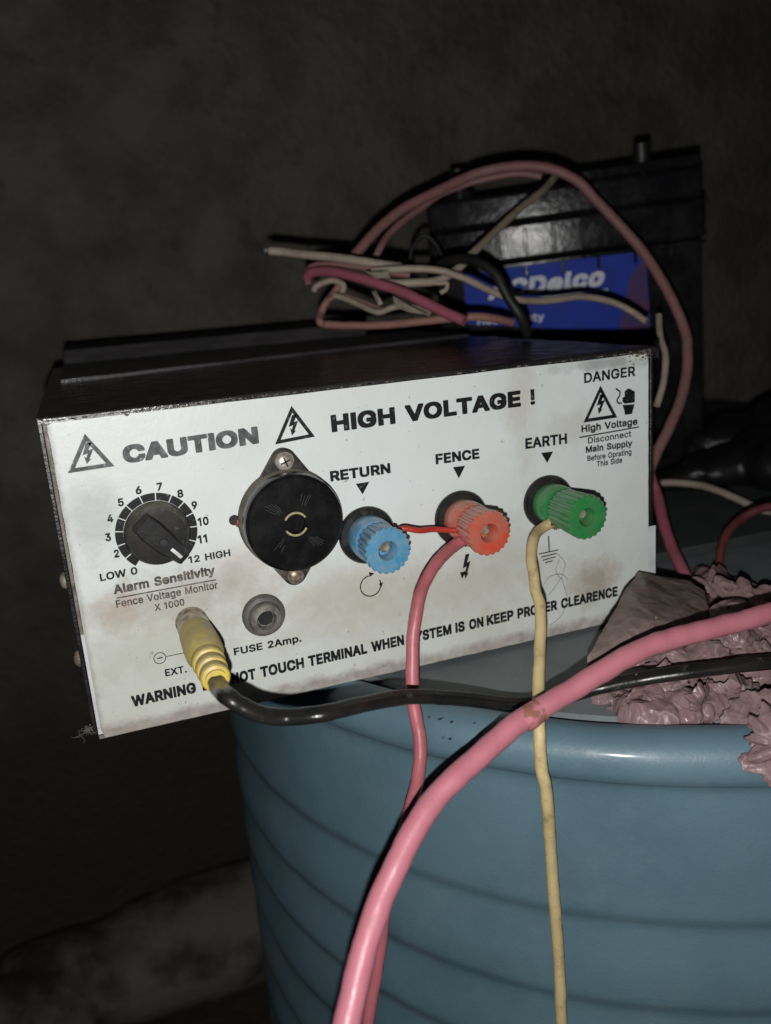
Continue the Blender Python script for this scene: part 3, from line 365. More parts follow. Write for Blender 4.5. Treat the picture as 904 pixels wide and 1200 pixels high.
def glyph(ch, w):                        # -> (verts, faces) in em/1000
    key = (ch, w)
    if key in _gc: return _gc[key]
    loops = [np.array(l, float).reshape(-1, 2) for l in GLYPHS[ch][1]]
    A = np.concatenate(loops); B = np.concatenate([np.roll(l, -1, 0) for l in loops])
    s = 7.0; m = w + 3*s
    x = np.arange(A[:, 0].min()-m, A[:, 0].max()+m+s, s); y = np.arange(A[:, 1].min()-m, A[:, 1].max()+m+s, s)
    X, Y = np.meshgrid(x+.13, y+.17); wind = np.zeros_like(X); dist = np.full_like(X, 1e9)
    for a, b in zip(A, B):
        d = b-a; q = d@d
        if q == 0: continue
        t = np.clip(((X-a[0])*d[0]+(Y-a[1])*d[1])/q, 0, 1)
        dist = np.minimum(dist, ((X-a[0]-t*d[0])**4+(Y-a[1]-t*d[1])**4)**.25)
        cr = (X-a[0])*d[1]-(Y-a[1])*d[0]
        wind += np.where((a[1] <= Y) & (b[1] > Y) & (cr < 0), 1, 0) - np.where((a[1] > Y) & (b[1] <= Y) & (cr > 0), 1, 0)
    Fd = np.where(np.abs(wind) > 0, -dist, dist) - w
    Fd = np.where(np.abs(Fd) < 1e-6, 1e-6, Fd)
    segs = {}
    H, W = Fd.shape
    def pt(j0, i0, j1, i1):
        a, b = Fd[j0, i0], Fd[j1, i1]; t = a/(a-b)
        return (X[j0, i0]+(X[j1, i1]-X[j0, i0])*t, Y[j0, i0]+(Y[j1, i1]-Y[j0, i0])*t)
    P = {}
    ins = Fd < 0
    code = ins[:-1, :-1]*1 + ins[:-1, 1:]*2 + ins[1:, 1:]*4 + ins[1:, :-1]*8
    tab = {1: [(3, 0)], 2: [(0, 1)], 3: [(3, 1)], 4: [(1, 2)], 5: [(3, 2), (1, 0)], 6: [(0, 2)], 7: [(3, 2)], 8: [(2, 3)], 9: [(2, 0)],
           10: [(0, 3), (2, 1)], 11: [(2, 1)], 12: [(1, 3)], 13: [(1, 0)], 14: [(0, 3)]}
    nxt = {}
    for j, i in zip(*np.nonzero((code > 0) & (code < 15))):
        E = [('h', j, i), ('v', j, i+1), ('h', j+1, i), ('v', j, i)]
        for a, b in tab[int(code[j, i])]:
            nxt[E[a]] = E[b]
            for e in (E[a], E[b]):
                if e not in P: P[e] = pt(e[1], e[2], e[1], e[2]+1) if e[0] == 'h' else pt(e[1], e[2], e[1]+1, e[2])
    cu = bpy.data.curves.new('g', 'CURVE'); cu.dimensions = '2D'; cu.fill_mode = 'BOTH'
    while nxt:
        st = next(iter(nxt)); e = st; lp = []
        while e in nxt:
            lp.append(P[e]); e = nxt.pop(e)
        if len(lp) < 6: continue
        lp = np.array(lp); keep = []
        def dp(a, b):
            if b-a < 2: return
            d = lp[b % len(lp)]-lp[a]; seg = lp[a+1:b]-lp[a]; n = np.hypot(*d)
            dd = np.abs(seg[:, 0]*d[1]-seg[:, 1]*d[0])/n if n > 1e-6 else np.hypot(seg[:, 0], seg[:, 1])
            k = int(dd.argmax())
            if dd[k] > 1.6:
                dp(a, a+1+k); keep.append(a+1+k); dp(a+1+k, b)
        n = len(lp); h = int(np.hypot(*(lp-lp[0]).T).argmax())
        keep.append(0); dp(0, h); keep.append(h); dp(h, n); keep = sorted(set(keep))
        sp = cu.splines.new('POLY'); sp.points.add(len(keep)-1); sp.use_cyclic_u = True
        for q, k in enumerate(keep): sp.points[q].co = (lp[k][0], lp[k][1], 0, 1)
    o = bpy.data.objects.new('g', cu); me = o.to_mesh()
    r = ([(v.co.x, v.co.y) for v in me.vertices], [tuple(p.vertices) for p in me.polygons])
    o.to_mesh_clear(); bpy.data.objects.remove(o); bpy.data.curves.remove(cu)
    _gc[key] = r; return r
def layout(s, w, track):
    x = 0; out = []
    for ch in s:
        if ch != ' ' and GLYPHS[ch][1]:
            v, f = glyph(ch, w); out.append((x, v, f))
        x += GLYPHS[ch][0] + track
    xs = [X+v[0] for X, V, _ in out for v in V]
    return out, min(xs), max(xs)
def words(mb, s, p0, p1, top, w=20, track=None, place=None, lift=.00022):
    """letters of s from pixel p0 to pixel p1 along the baseline; top = y pixel of the first capital's top"""
    if track is None: track = w*.55
    out, x0, x1 = layout(s, w, track)
    a = pan(*p0); b = pan(*p1); h = pan(p0[0]-.11*(p0[1]-top), top)[1]-a[1]
    sx = (b[0]-a[0])/(x1-x0); sz = h/(509+2*w); dz = (b[1]-a[1])/(b[0]-a[0])
    for X, V, Fc in out:
        vs = []
        for v in V:
            lx = (X+v[0]-x0)*sx
            vs.append((a[0]+lx, -lift, a[1]+lx*dz+(v[1]+w)*sz))
        mb.add(vs, Fc)
    return mb
def flat(mb, pts, lift=.00022):          # a flat printed polygon on the panel, from pixels
    q = [pan(*p) for p in pts]; n = len(q)
    mb.add([(x, -lift, z) for x, z in q], [tuple(range(n))])
def ring(mb, cx, cz, r0, r1, a0, a1, n=24, lift=.00022):
    vs = []
    for k in range(n+1):
        a = math.radians(a0+(a1-a0)*k/n)
        vs += [(cx+math.cos(a)*r0, -lift, cz+math.sin(a)*r0), (cx+math.cos(a)*r1, -lift, cz+math.sin(a)*r1)]
    mb.add(vs, [(2*k, 2*k+1, 2*k+3, 2*k+2) for k in range(n)])
def fline(mb, p, q, t=.0004, lift=.00022):
    a = Vector((*pan(*p),)); b = Vector((*pan(*q),)); d = (b-a).normalized(); n = Vector((-d.y, d.x))*t/2
    mb.add([(v.x, -lift, v.y) for v in (a-n, b-n, b+n, a+n)], [(0, 1, 2, 3)])
def warn_triangle(mb, A, B, C, k=.66):   # apex, bottom left, bottom right in pixels
    P = [Vector(pan(*p)) for p in (A, B, C)]; c = (P[0]+P[1]+P[2])/3
    Q = [c+(p-c)*k for p in P]
    vs = [(p.x, -.00022, p.y) for p in P+Q]
    mb.add(vs, [(0, 1, 4, 3), (1, 2, 5, 4), (2, 0, 3, 5)])
    W = (P[2]-P[1]).x; Hh = P[0].y-P[1].y; o = Vector((P[0].x-.165*W, P[1].y+.18*Hh))
    bolt(mb, o, W*.30, Hh*.56)
def bolt(mb, o, w, h):
    poly = [(.50, 1), (.92, 1), (.62, .66), (.98, .70), (.58, .22), (.74, .24), (.34, 0), (.24, .38), (.38, .30), (.52, .50), (.14, .44)]
    vs = [(o.x+x*w, -.00022, o.y+y*h) for x, y in poly]
    mb.add(vs, [(0, 1, 2, 10), (2, 3, 9, 10), (3, 4, 9), (9, 4, 8), (8, 4, 5, 6), (8, 6, 7)])

# ================================================================== THE SETTING
DX, DY, DR = 0.3144, 0.1177, 0.2512
def struct(name, mb, m, smooth=True):
    o = obj(name, mb, m, smooth=smooth); o['kind'] = 'structure'; return o
def grid(mb, p0, u, v, nu, nv, f):
    vs = [tuple(p0 + u*(i/nu) + v*(j/nv) + f(i/nu, j/nv)) for j in range(nv+1) for i in range(nu+1)]
    mb.add(vs, [(j*(nu+1)+i, j*(nu+1)+i+1, (j+1)*(nu+1)+i+1, (j+1)*(nu+1)+i) for j in range(nv) for i in range(nu)])
w = MB()
grid(w, Vector((-1.6, .52, -.56)), Vector((3.6, 0, 0)), Vector((0, 0, 1.9)), 180, 95,
     lambda a, b: Vector((0, .010*noise.noise(Vector((a*9, b*5, 1)))+.004*noise.noise(Vector((a*40, b*22, 3))), 0)))
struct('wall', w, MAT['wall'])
g = MB()
grid(g, Vector((-1.6, -.9, -.55)), Vector((3.6, 0, 0)), Vector((0, 1.5, 0)), 120, 60,
     lambda a, b: Vector((0, 0, .012*noise.noise(Vector((a*14, b*6, 5))))))
struct('ground', g, MAT['floor'])

# ------------------------------------------------------------------ the blue drum
drum = thing('plastic_drum', 'light blue ribbed plastic drum with a rolled rim, carrying the white panelled box', 'drum', (DX, DY, -.545))
prof = [(.02, -.545), (DR-.02, -.545), (DR-.004, -.538), (DR, -.525)]
zs = np.arange(-.52, -.022, .0025)
for z in zs:
    ch_ = (-.0768, -.1162, -.1502, -.186, -.222, -.26, -.30, -.345, -.39, -.45); off = 0
    for c in ch_:                        # each band ends in a short inward step, then swells out again
        t_ = c+.0035-z
        if t_ > 0:
            s1_ = min(1, t_/.0070); s1_ = s1_*s1_*(3-2*s1_); s2_ = min(1, max(0, t_-.0070)/.027); s2_ = s2_*s2_*(3-2*s2_)
            off += .0024*(s1_-s2_)
    prof.append((DR - off, float(z)))
prof += [(DR+.0002, -.021), (DR+.0006, -.0185), (DR+.0018, -.0172), (DR+.0034, -.0158), (DR+.0040, -.0120), (DR+.0037, -.0074), (DR+.0016, -.0034),
         (DR-.0020, -.0010), (DR-.0060, 0.0), (DR-.0105, -.0002), (DR-.0125, -.0015), (DR-.0138, -.006), (DR-.0140, -.022)]
b = lathe_z(MB(), prof, DX, DY, 200)
b.v = [(x + .0006*noise.noise(Vector((x*30, y*30, z*14))), y + .0006*noise.noise(Vector((x*30, y*30, z*14+9))), z + (.0009*noise.noise(Vector((x*26, y*26, 3))) if z > -.02 else 0)) for x, y, z in b.v]
obj('drum_body', b, MAT['drum'], drum, angle=50)
lid = lathe_z(MB(), [(DR-.0185, -.020), (DR-.0185, -.0040), (DR-.0200, -.0026), (.10, -.0022), (.01, -.0022)], DX, DY, 160)
obj('lid', lid, MAT['drumtop'], drum)
chips = MB()                             # chipped paint and dried mud specks along the rim
for px, py, s in ((489, 839, .9), (503, 842, .6), (516, 844, .9), (529, 848, .7), (527, 868, .8), (520, 866, .5), (556, 849, .5)):
    p = hit(px, py, 2, .0003) if py < 860 else hit(px, py, 2, -.004) 
    n = 9; vs = [(p.x+.0007*s*math.cos(k*.698)*random.uniform(.3, 1.7)*1.8, p.y+.0007*s*math.sin(k*.698)*random.uniform(.4, 1), p.z+.0004) for k in range(n)]
    chips.add(vs, [tuple(range(n))])
c = obj('mud_speck', chips, MAT['speck'], drum, smooth=False); c['kind'] = 'stuff'

# dark board behind the drum lid's front, the battery stands on it
bd = MB()
bd.box((.262, .060, -.0015), (.70, .50, .0045))
bd2 = obj('slate_board', bd, MAT['board'], bevel=.001)
tag(bd2, 'dark grey flat board under the battery and beside the box, right of the panel', 'board')

# ================================================================== THE ENERGIZER BOX
W, H, D = .25, .1240, .290
box = thing('fence_energizer', 'black metal electric fence energizer with a white lettered front panel, standing on the blue drum', 'energizer', (W/2, D/2, 0))
# case: open tray with side flanges
cs = MB()
cs.box((-.0030, .0027, .0004), (W+.0047, D, .0016))
cs.box((-.0030, .0027, .0016), (-.0014, D, H+.0008))
cs.box((W+.0031, .0027, .0016), (W+.0047, D, H+.0002))
cs.box((-.0014, D-.0016, .0016), (W+.0031, D, H+.0004))
cs.box((-.0014, .0028, .0017), (W+.0031, .0044, H+.0002))
obj('case', cs, MAT['case'], box, bevel=.0003)
ed = MB(); ed.box((-.0012, .0019, .0006), (-.0001, .0026, H-.001)); ed.box((-.0011, .0020, -.0012), (W+.001, .0026, .0003))
obj('panel_flange', ed, MAT['edge'], box)
# top cover: a thin flat sheet with a folded front edge; a second dusty sheet lies over its rear half
tc = MB(); nx = 60; LIFT = 0.0
rows = []
for i in range(nx+1):
    x = -.0024 + (W+.0076)*i/nx; q = .0003*noise.noise(Vector((x*30, 0, 1)))
    rows.append([(x, -.0004, H-.0012+q), (x, -.0004, H+.0003+q), (x, .0002, H+.0009+q), (x, .0012, H+.0011+q)]
                + [(x, .004+(D-.004)*k/30, H+.0011+.0004*noise.noise(Vector((x*22, k*.5, 2)))) for k in range(31)]
                + [(x, D+.001, H-.004)])
n = len(rows[0]); tc.add([v for r in rows for v in r], [(i*n+j, i*n+j+1, (i+1)*n+j+1, (i+1)*n+j) for i in range(nx) for j in range(n-1)])
for i in (0, nx):
    a = rows[i]; low = [(v[0], v[1], H-.004) for v in a]
    tc.add(a+low, [(j, j+1, n+j+1, n+j) for j in range(n-1)])
cov = obj('top_cover', tc, MAT['cover'], box, angle=28)
lp = MB()
def crease(x): return .150 + .036*(x-.0042)/.25
N_ = 40; vs = []
for k in range(N_+1):
    x = .0040+(.2500-.0040)*k/N_; y = crease(x); q = .0003*noise.noise(Vector((x*40, 1, 4)))
    vs += [(x, y, H+.0008), (x, y, H+.0026+q), (x, y+.0004, H+.0030+q), (x, D-.001, H+.0030), (x, D-.0002, H+.0010)]
lp.add(vs, [(k*5+j, k*5+j+1, k*5+j+6, k*5+j+5) for k in range(N_) for j in range(4)]+[(0, 1, 2, 3, 4), tuple(N_*5+j for j in range(5))])
obj('rear_cover_sheet', lp, MAT['cover2'], box, angle=28)
# chips of light dirt along the front edge of the cover
ch = MB()
for k in range(150):
    x = random.uniform(0, W); s = random.uniform(.15, .55)*.001
    if random.random() < .35 and x > .12: continue
    ch.box((x, -.0007, H-.0007), (x+s*random.uniform(1, 6), -.0002, H-.0007+s))
for k in range(70):                      # crumbled paint at the top right corner
    x = W - abs(random.gauss(0, .004)); z = H - abs(random.gauss(0, .0022)); s = random.uniform(.3, .9)*.001
    ch.box((x, -.0006, z), (x+s, .0002, z+s*.8))
o = obj('edge_crumbs', ch, MAT['dust'], box, smooth=False); o['kind'] = 'stuff'
# backing paper
bp = MB(); x0 = -.0011
bp.box((x0, .0016, .001), (W+.0052, .0018, .0425)); obj('backing_sheet', bp, MAT['paper'], box)

# front panel, with slightly worn outline
pn = MB(); out = []
def edge(a, b, n, amp, sd):
    for k in range(n):
        t = k/n; x = a[0]+(b[0]-a[0])*t; z = a[1]+(b[1]-a[1])*t
        q = amp*noise.noise(Vector((x*180, z*180, sd))); 
        if abs(b[0]-a[0]) > abs(b[1]-a[1]): z += q
        else: x += q
        out.append((x, z))
edge((.0012, 0), (W, 0), 90, .0003, 1); edge((W, 0), (W, H-.002), 40, .0002, 2)
edge((W-.001, H-.0006), (.002, H-.0004), 110, .0004, 3); edge((.0004, H-.002), (0, .001), 44, .0003, 4)
pn.prism(out, 0, .0014)
panel = obj('front_panel', pn, MAT['panel'], box, smooth=False)

t_ = MB(); flat(t_, ((144, 481.6), (157, 479.4), (158.5, 482.4), (153, 484), (150, 487.5), (146.5, 487), (145, 484.2))); obj('paint_chip', t_, MAT['hole'], panel, smooth=False)
def sub(name, mb, m): return obj(name, mb, m, panel, smooth=False)
INK, FAD, DIRTY = MAT['ink'], MAT['ink_faded'], MAT['ink_dirty']
sub('lettering', words(MB(), 'CAUTION', (145.5, 543.7), (304, 519.6), 522.5, 52), FAD)
sub('lettering', words(MB(), 'HIGH VOLTAGE', (389, 506.8), (610.6, 476.2), 486.6, 46), INK)
sub('lettering', words(MB(), '!', (621.6, 474.5), (627.2, 473.8), 456.5, 22), INK)
sub('lettering', words(MB(), 'RETURN', (387.6, 564.4), (458, 554.4), 552.2, 40), INK)
sub('lettering', words(MB(), 'FENCE', (510.8, 544.3), (562, 537.3), 532.3, 40), INK)
sub('lettering', words(MB(), 'EARTH', (615.8, 526.2), (664.6, 519.8), 513.8, 34), INK)
sub('lettering', words(MB(), 'DANGER', (684.5, 449.2), (744.4, 440.6), 437.4, 26), INK)
sub('lettering', words(MB(), 'High Voltage', (681.4, 507), (747, 497.6), 498.6, 30), INK)
sub('lettering', words(MB(), 'Disconnect', (689, 520), (739.7, 511.6), 512.8, 18), INK)
sub('lettering', words(MB(), 'Main Supply', (686.5, 530.8), (740.9, 522.9), 523.2, 32), INK)
sub('lettering', words(MB(), 'Before Oprating', (688.2, 540.6), (740, 532.4), 534.2, 24), INK)
sub('lettering', words(MB(), 'This Side', (699.2, 547), (729.1, 542.2), 540.5, 24), INK)
u = MB(); fline(u, (678.9, 512.6), (748.8, 500.2), .0006); sub('underline', u, INK)
sub('lettering', words(MB(), 'Alarm Sensitivity', (134, 696.4), (252.6, 673), 685.6, 38), DIRTY)
u = MB(); fline(u, (136.9, 700.8), (253, 679.2), .0005); sub('underline', u, DIRTY)
sub('lettering', words(MB(), 'Fence Voltage Monitor', (136.9, 712.3), (255.8, 689.3), 703.3, 22), DIRTY)
sub('lettering', words(MB(), 'X 1000', (182, 716), (216.8, 709), 708, 24), DIRTY)
sub('lettering', words(MB(), 'FUSE 2Amp.', (274.7, 768), (353.6, 751.6), 759.5, 30), INK)
sub('lettering', words(MB(), 'EXT. 12V', (194.2, 792.6), (246, 782.6), 784.2, 26), INK)
sub('lettering', words(MB(), 'LOW 0', (118, 681.2), (161.8, 672.5), 672.3, 28), INK)
sub('lettering', words(MB(), '12 HIGH', (221.5, 660.4), (270.5, 651.4), 652.2, 26), INK)
for s, cx, cy, ww in (('2', 137.6, 653.2, 6.2), ('3', 127.6, 634, 6.6), ('4', 130, 612.2, 7), ('5', 142.5, 593.2, 6.8), ('6', 163.2, 579, 7), ('7', 187.8, 574.8, 6.6),
                      ('8', 212, 583, 7), ('9', 228.6, 596.6, 6.6), ('10', 239, 615.8, 12.5), ('11', 238, 636.4, 11)):
    sub('lettering', words(MB(), s, (cx-ww/2, cy+.09*ww), (cx+ww/2, cy-.09*ww), cy-8.8, 34), INK)
for s, xa, xb in (('WARNING', 155.5, 230.5), ('DO', 238, 265), ('NOT', 271.8, 300.5), ('TOUCH', 306, 357), ('TERMINAL', 362, 430.7), ('WHEN', 435.8, 474), ('SYSTEM', 479, 529.5),
                  ('IS', 534, 545), ('ON', 550, 567), ('KEEP', 570.5, 602), ('PROPER', 606.5, 653), ('CLEARENCE', 657.5, 723.8)):
    def by(x): return 828.6+(698.2-828.6)*(x-155.5)/(723.7-155.5)
    capt = 13.0 - 1.6*(xa-155.5)/568
    sub('lettering', words(MB(), s, (xa, by(xa)), (xb, by(xb)), by(xa)-capt, 44), INK)
t = MB(); warn_triangle(t, (99.5, 508), (79.8, 554.6), (134.5, 546.2)); sub('warning_triangle', t, FAD)
t = MB(); warn_triangle(t, (341.6, 475.4), (322.4, 520.8), (369.2, 511.6), .70); sub('warning_triangle', t, INK)
t = MB(); warn_triangle(t, (703.6, 451.6), (683.6, 495.2), (723.4, 489.2), .70); sub('warning_triangle', t, INK)
for tri in (((417, 566.9), (433, 564.4), (425, 579.4)), ((530.8, 547.5), (545.2, 545.5), (537.8, 560.6)), ((634, 530.6), (648.2, 529), (641.2, 542.6))):
    t = MB(); flat(t, tri); sub('arrow_mark', t, INK)
t = MB()                                 # hand in the shock symbol
flat(t, ((729.5, 466), (732, 464.5), (731.6, 458.5), (734, 457.2), (734.6, 455.6), (738, 455.4), (740.6, 457.2), (744, 458.8), (743.8, 471.5), (738, 472.4), (731.5, 473.0), (729.2, 470)))
flat(t, ((729.3, 474.5), (736, 474.2), (743.6, 473.6), (742, 479.5), (740.6, 485), (732.2, 486.2), (731.4, 480.5)))
for a_, b_ in (((721.6, 455.3), (726.6, 459)), ((726.6, 459), (726.2, 463.4)), ((726.2, 463.4), (722.8, 468.6)), ((722.8, 468.6), (723.6, 471.6)), ((723.6, 471.6), (727, 473.2)), ((727, 473.2), (728.4, 471.2))):
    fline(t, a_, b_, .00075)
sub('hand_symbol', t, INK)
t = MB(); p = Vector(pan(546.5, 664)); bolt(t, Vector((p.x-.0024, p.y-.0054)), .0046, .0110)
flat(t, ((539.0, 670.5), (546.2, 669.6), (541.4, 678.4))); sub('bolt_symbol', t, INK)
t = MB(); cx, cz = pan(434.4, 686.4); ring(t, cx, cz, .0042, .0047, 95, 385, 34)
flat(t, ((432.2, 670.2), (438.8, 671.6), (433.4, 676))); flat(t, ((444, 684), (449, 681.8), (447.2, 688))); sub('rotation_symbol', t, INK)
t = MB(); fline(t, (642.8, 628), (643.6, 647), .0006)
for a_, b_ in (((631.6, 649.2), (654, 644.3)), ((634, 652.8), (652.6, 648.2)), ((636, 656.4), (651, 652.4)), ((638.8, 659.4), (647.6, 657))): fline(t, a_, b_, .0005)
sub('ground_symbol', t, INK)
t = MB(); cx, cz = pan(187.5, 771); ring(t, cx, cz, .0021, .0024, 0, 360, 28); fline(t, (184.4, 771.6), (190.6, 770.2), .0005); fline(t, (194.6, 769.2), (249, 758), .0003)
cx, cz = pan(256.6, 756.6); ring(t, cx, cz, .0020, .0023, 0, 360, 28); sub('polarity_symbol', t, INK)

# dial scale: thick segments with gaps
kx, kz = pan(184, 623.3); t_all = []
R1, R0 = .0150, .0121
div = [232, 213, 191.5, 170, 149.5, 129, 106.5, 84, 61, 41, 20, -1, -24, -46]
for a_, b_ in zip(div[:-1], div[1:]):
    t = MB(); ring(t, kx, kz, R0, R1 if True else 0, b_+.8, a_-.8, 6)
    sub('scale_segment', t, INK)

# ------------------------------------------------------------------ sensitivity knob
kn = lathe(MB(), [(.0114, .0006), (.0121, .0012), (.0121, .0026), (.0116, .0036), (.0108, .0070), (.0104, .0078), (.006, .0080), (.001, .0080)], kx, kz, 48)
knob = obj('knob', kn, MAT['skirt'], box)
ang = math.radians(-50); ux, uz = math.cos(ang), math.sin(ang); vx, vz = -uz, ux
pr = []
for (l, wd) in ((-.0098, .0026), (-.0094, .0040), (-.004, .0047), (.003, .0044), (.009, .0034), (.0122, .0027), (.0130, .0022)): pr.append((l, wd))
outline = [(l, wd) for l, wd in pr] + [(l, -wd) for l, wd in reversed(pr)]
pb = MB()
lv = []
for (hh, s) in ((.0030, 1.0), (.0100, .97), (.0116, .84)):
    lv.append([(kx+ux*l*s+vx*q*s, -hh, kz+uz*l*s+vz*q*s) for l, q in outline])
n = len(outline); pb.add(sum(lv, []), [(i*n+j, i*n+(j+1) % n, (i+1)*n+(j+1) % n, (i+1)*n+j) for i in range(2) for j in range(n)] + [tuple(range(n)), tuple(range(2*n, 3*n))])
obj('pointer_grip', pb, MAT['knob'], knob, angle=25)
lm = MB(); hh = .01175
lm.add([(kx+ux*l+vx*q, -hh-.0001, kz+uz*l+vz*q) for l, q in ((.0056, .0006), (.0106, .0006), (.0106, -.0006), (.0056, -.0006))], [(0, 1, 2, 3)])
obj('pointer_line', lm, MAT['white'], knob, smooth=False)
dm = lathe(MB(), [(.0016, .01165), (.0014, .0119), (.0003, .01195)], kx+ux*.002, kz+uz*.002, 16); obj('knob_dimple', dm, MAT['hole'], knob)

# ------------------------------------------------------------------ buzzer
bx, bz = pan(337.4, 605.2)
dirx, dirz = pan(331.4, 543.2); dirx -= bx; dirz -= bz; L_ = math.hypot(dirx, dirz); ex, ez = dirx/L_, dirz/L_; fx, fz = ez, -ex
fl_ = []; Rf = .0178; Re = .0048; de = .0228
th = math.acos((Rf-Re)/de)
def rimpts(sgn):
    q = []
    for k in range(9):
        a = -th + 2*th*k/8; q.append((sgn*(de+Re*math.cos(a)), sgn*Re*math.sin(a)))
    return q
for (l, s) in rimpts(1): fl_.append((l, s))
for k in range(1, 12):
    a = th+(math.pi-2*th)*k/12; fl_.append((Rf*math.cos(a), Rf*math.sin(a)))
for (l, s) in rimpts(-1): fl_.append((l, s))
for k in range(1, 12):
    a = math.pi+th+(math.pi-2*th)*k/12; fl_.append((Rf*math.cos(a), Rf*math.sin(a)))
buz = MB(); buz.prism([(bx+ex*l+fx*s, bz+ez*l+fz*s) for l, s in fl_], -.0034, 0.0)
buzz = obj('buzzer', buz, MAT['flange'], box, bevel=.0004)
obj('buzzer_body', lathe(MB(), [(.0195, .0002), (.0199, .0010), (.0198, .0048), (.0192, .0062), (.01, .0066)], bx, bz, 64), MAT['dustybody'], buzz)
obj('buzzer_cap', lathe(MB(), [(.0186, .0060), (.0192, .0066), (.0193, .0108), (.0189, .0122), (.0178, .0131), (.012, .0133), (.0038, .0133), (.0034, .0124), (.001, .0123)], bx, bz, 72), MAT['gloss'], buzz, angle=30)
ar = MB()
for a0, a1 in ((28, 152), (208, 332)):
    vs = []
    for k in range(13):
        a = math.radians(a0+(a1-a0)*k/12)
        for r in (.0040, .0048): vs.append((bx+math.cos(a)*r, -.01352, bz+math.sin(a)*r))
    ar.add(vs, [(2*k, 2*k+1, 2*k+3, 2*k+2) for k in range(12)])
obj('label_remnant', ar, mat('old_label', (.36, .32, .16), .7, c2=(.22, .2, .1), scale=700), buzz, smooth=False)
sc_ = MB()                                # moulded fine ribs and scratches on the cap
for a, r0, r1 in ((56, .0075, .0125), (60, .008, .0120), (66, .0072, .0115), (72, .009, .0122), (223, .007, .0128), (228, .0078, .0108), (236, .009, .0122), (303, .0078, .0118),
                  (308, .0072, .013), (312, .0078, .0135), (316, .009, .0138), (320, .0095, .0132), (133, .007, .0128), (137, .0075, .0133), (141, .0075, .0138), (146, .0085, .013), (129, .008, .0115)):
    t0 = math.radians(a)
    sc_.add([(bx+math.cos(t0+s/r)*r, -.01340, bz+math.sin(t0+s/r)*r) for r, s in ((r0, -.00007), (r1, -.00007), (r1, .00007), (r0, .00007))], [(0, 1, 2, 3)])
o = obj('moulded_text_wear', sc_, mat('wear_grey', (.05, .05, .048), .5), buzz, smooth=False); o['kind'] = 'stuff'
def pan_screw(cx, cz, h0, r, m, par):
    s = lathe(MB(), [(r, h0), (r*1.02, h0+r*.25), (r*.85, h0+r*.5), (r*.5, h0+r*.66), (r*.05, h0+r*.7)], cx, cz, 28)
    o = obj('screw', s, m, par)
    x = MB(); q = r*.55; t = r*.09; h = h0+r*.68
    for a in (20, 110):
        ca, sa = math.cos(math.radians(a)), math.sin(math.radians(a))
        x.add([(cx+ca*u-sa*v, -h-.00012, cz+sa*u+ca*v) for u, v in ((-q, -t), (q, -t), (q, t), (-q, t))], [(0, 1, 2, 3)])
    return o, x
o, x_ = pan_screw(bx+ex*.0228, bz+ez*.0228, .0034, .0036, MAT['steel'], buzz)
obj('cross_recess', x_, MAT['hole'], buzz, smooth=False)
o, _ = pan_screw(bx-ex*.0236, bz-ez*.0236, .0034, .0032, MAT['rusty'], buzz)

# small led window to the left of the buzzer
lx, lz = pan(275.5, 610.5)
ld = lathe(MB(), [(.0024, .0002), (.0022, .0012), (.0018, .0018), (.0004, .0021)], lx+.0022, lz-.0008, 20); led = obj('indicator_lamp', ld, MAT['led'], box)
obj('lamp_hole', lathe(MB(), [(.0021, .0002), (.0019, .0005), (.0003, .0005)], lx-.0002, lz+.0004, 20), MAT['hole'], led)

# ------------------------------------------------------------------ binding posts
def post(px, py, cap, lab, hcap, mud=False):
    x, z = pan(px, py)
    ws = lathe(MB(), [(.0117, .0002), (.0119, .0010), (.0119, .0022), (.0112, .0032), (.0080, .0034)], x, z, 44)
    p = obj('binding_post', ws, MAT['black'], box); p['label'] = lab
    obj('collar', lathe(MB(), [(.0087, .0030), (.0090, .0042), (.0090, .0112), (.0083, .0126), (.0030, .0127)], x, z, 40), cap, p)
    obj('post_stem', lathe(MB(), [(.0023, .0120), (.0023, .0150)], x, z, 16), MAT['rusty'], p)
    pr = [(.0072, .0136), (.0080, .0143), (.0083, .0160), (.0083, .0205), (.0087, .0240), (.0091, hcap-.001), (.0088, hcap-.0002), (.0076, hcap), (.0040, hcap), (.0036, hcap-.0006), (.0034, hcap-.0075), (.0006, hcap-.0077)]
    obj('cap', lathe(MB(), pr, x, z, 176, teeth=(22, .058, .0078)), cap, p, angle=40)
    obj('cap_screw', lathe(MB(), [(.0023, hcap-.0076), (.0022, hcap-.0052), (.0017, hcap-.0047), (.0004, hcap-.0048)], x+.0004, z+.0003, 18), MAT['rusty'], p)
    if mud:
        mb = MB()
        for k in range(46):
            a = random.uniform(-2.5, -.5); r = random.uniform(.0066, .0092); hh = random.uniform(.0110, .0165); s = random.uniform(.0006, .0015)
            c = Vector((x+math.cos(a)*r, -hh, z+math.sin(a)*r)); q = []
            for d in ((1,0,0),(-1,0,0),(0,1,0),(0,-1,0),(0,0,1),(0,0,-1)): q.append(c+Vector(d)*s*random.uniform(.6, 1.3))
            mb.add(q, [(0,2,4),(2,1,4),(1,3,4),(3,0,4),(2,0,5),(1,2,5),(3,1,5),(0,3,5)])
        o = obj('dried_mud', mb, MAT['clay'], p, smooth=False); o['kind'] = 'stuff'
    return x, z
pR = post(429, 626, MAT['blue'], 'blue ridged terminal cap below the word RETURN', .0272)
pF = post(539, 606.5, MAT['red'], 'dusty red ridged terminal cap below the word FENCE', .0285, True)
pE = post(641, 587.5, MAT['green'], 'green ridged terminal cap caked with mud below the word EARTH', .0325, True)

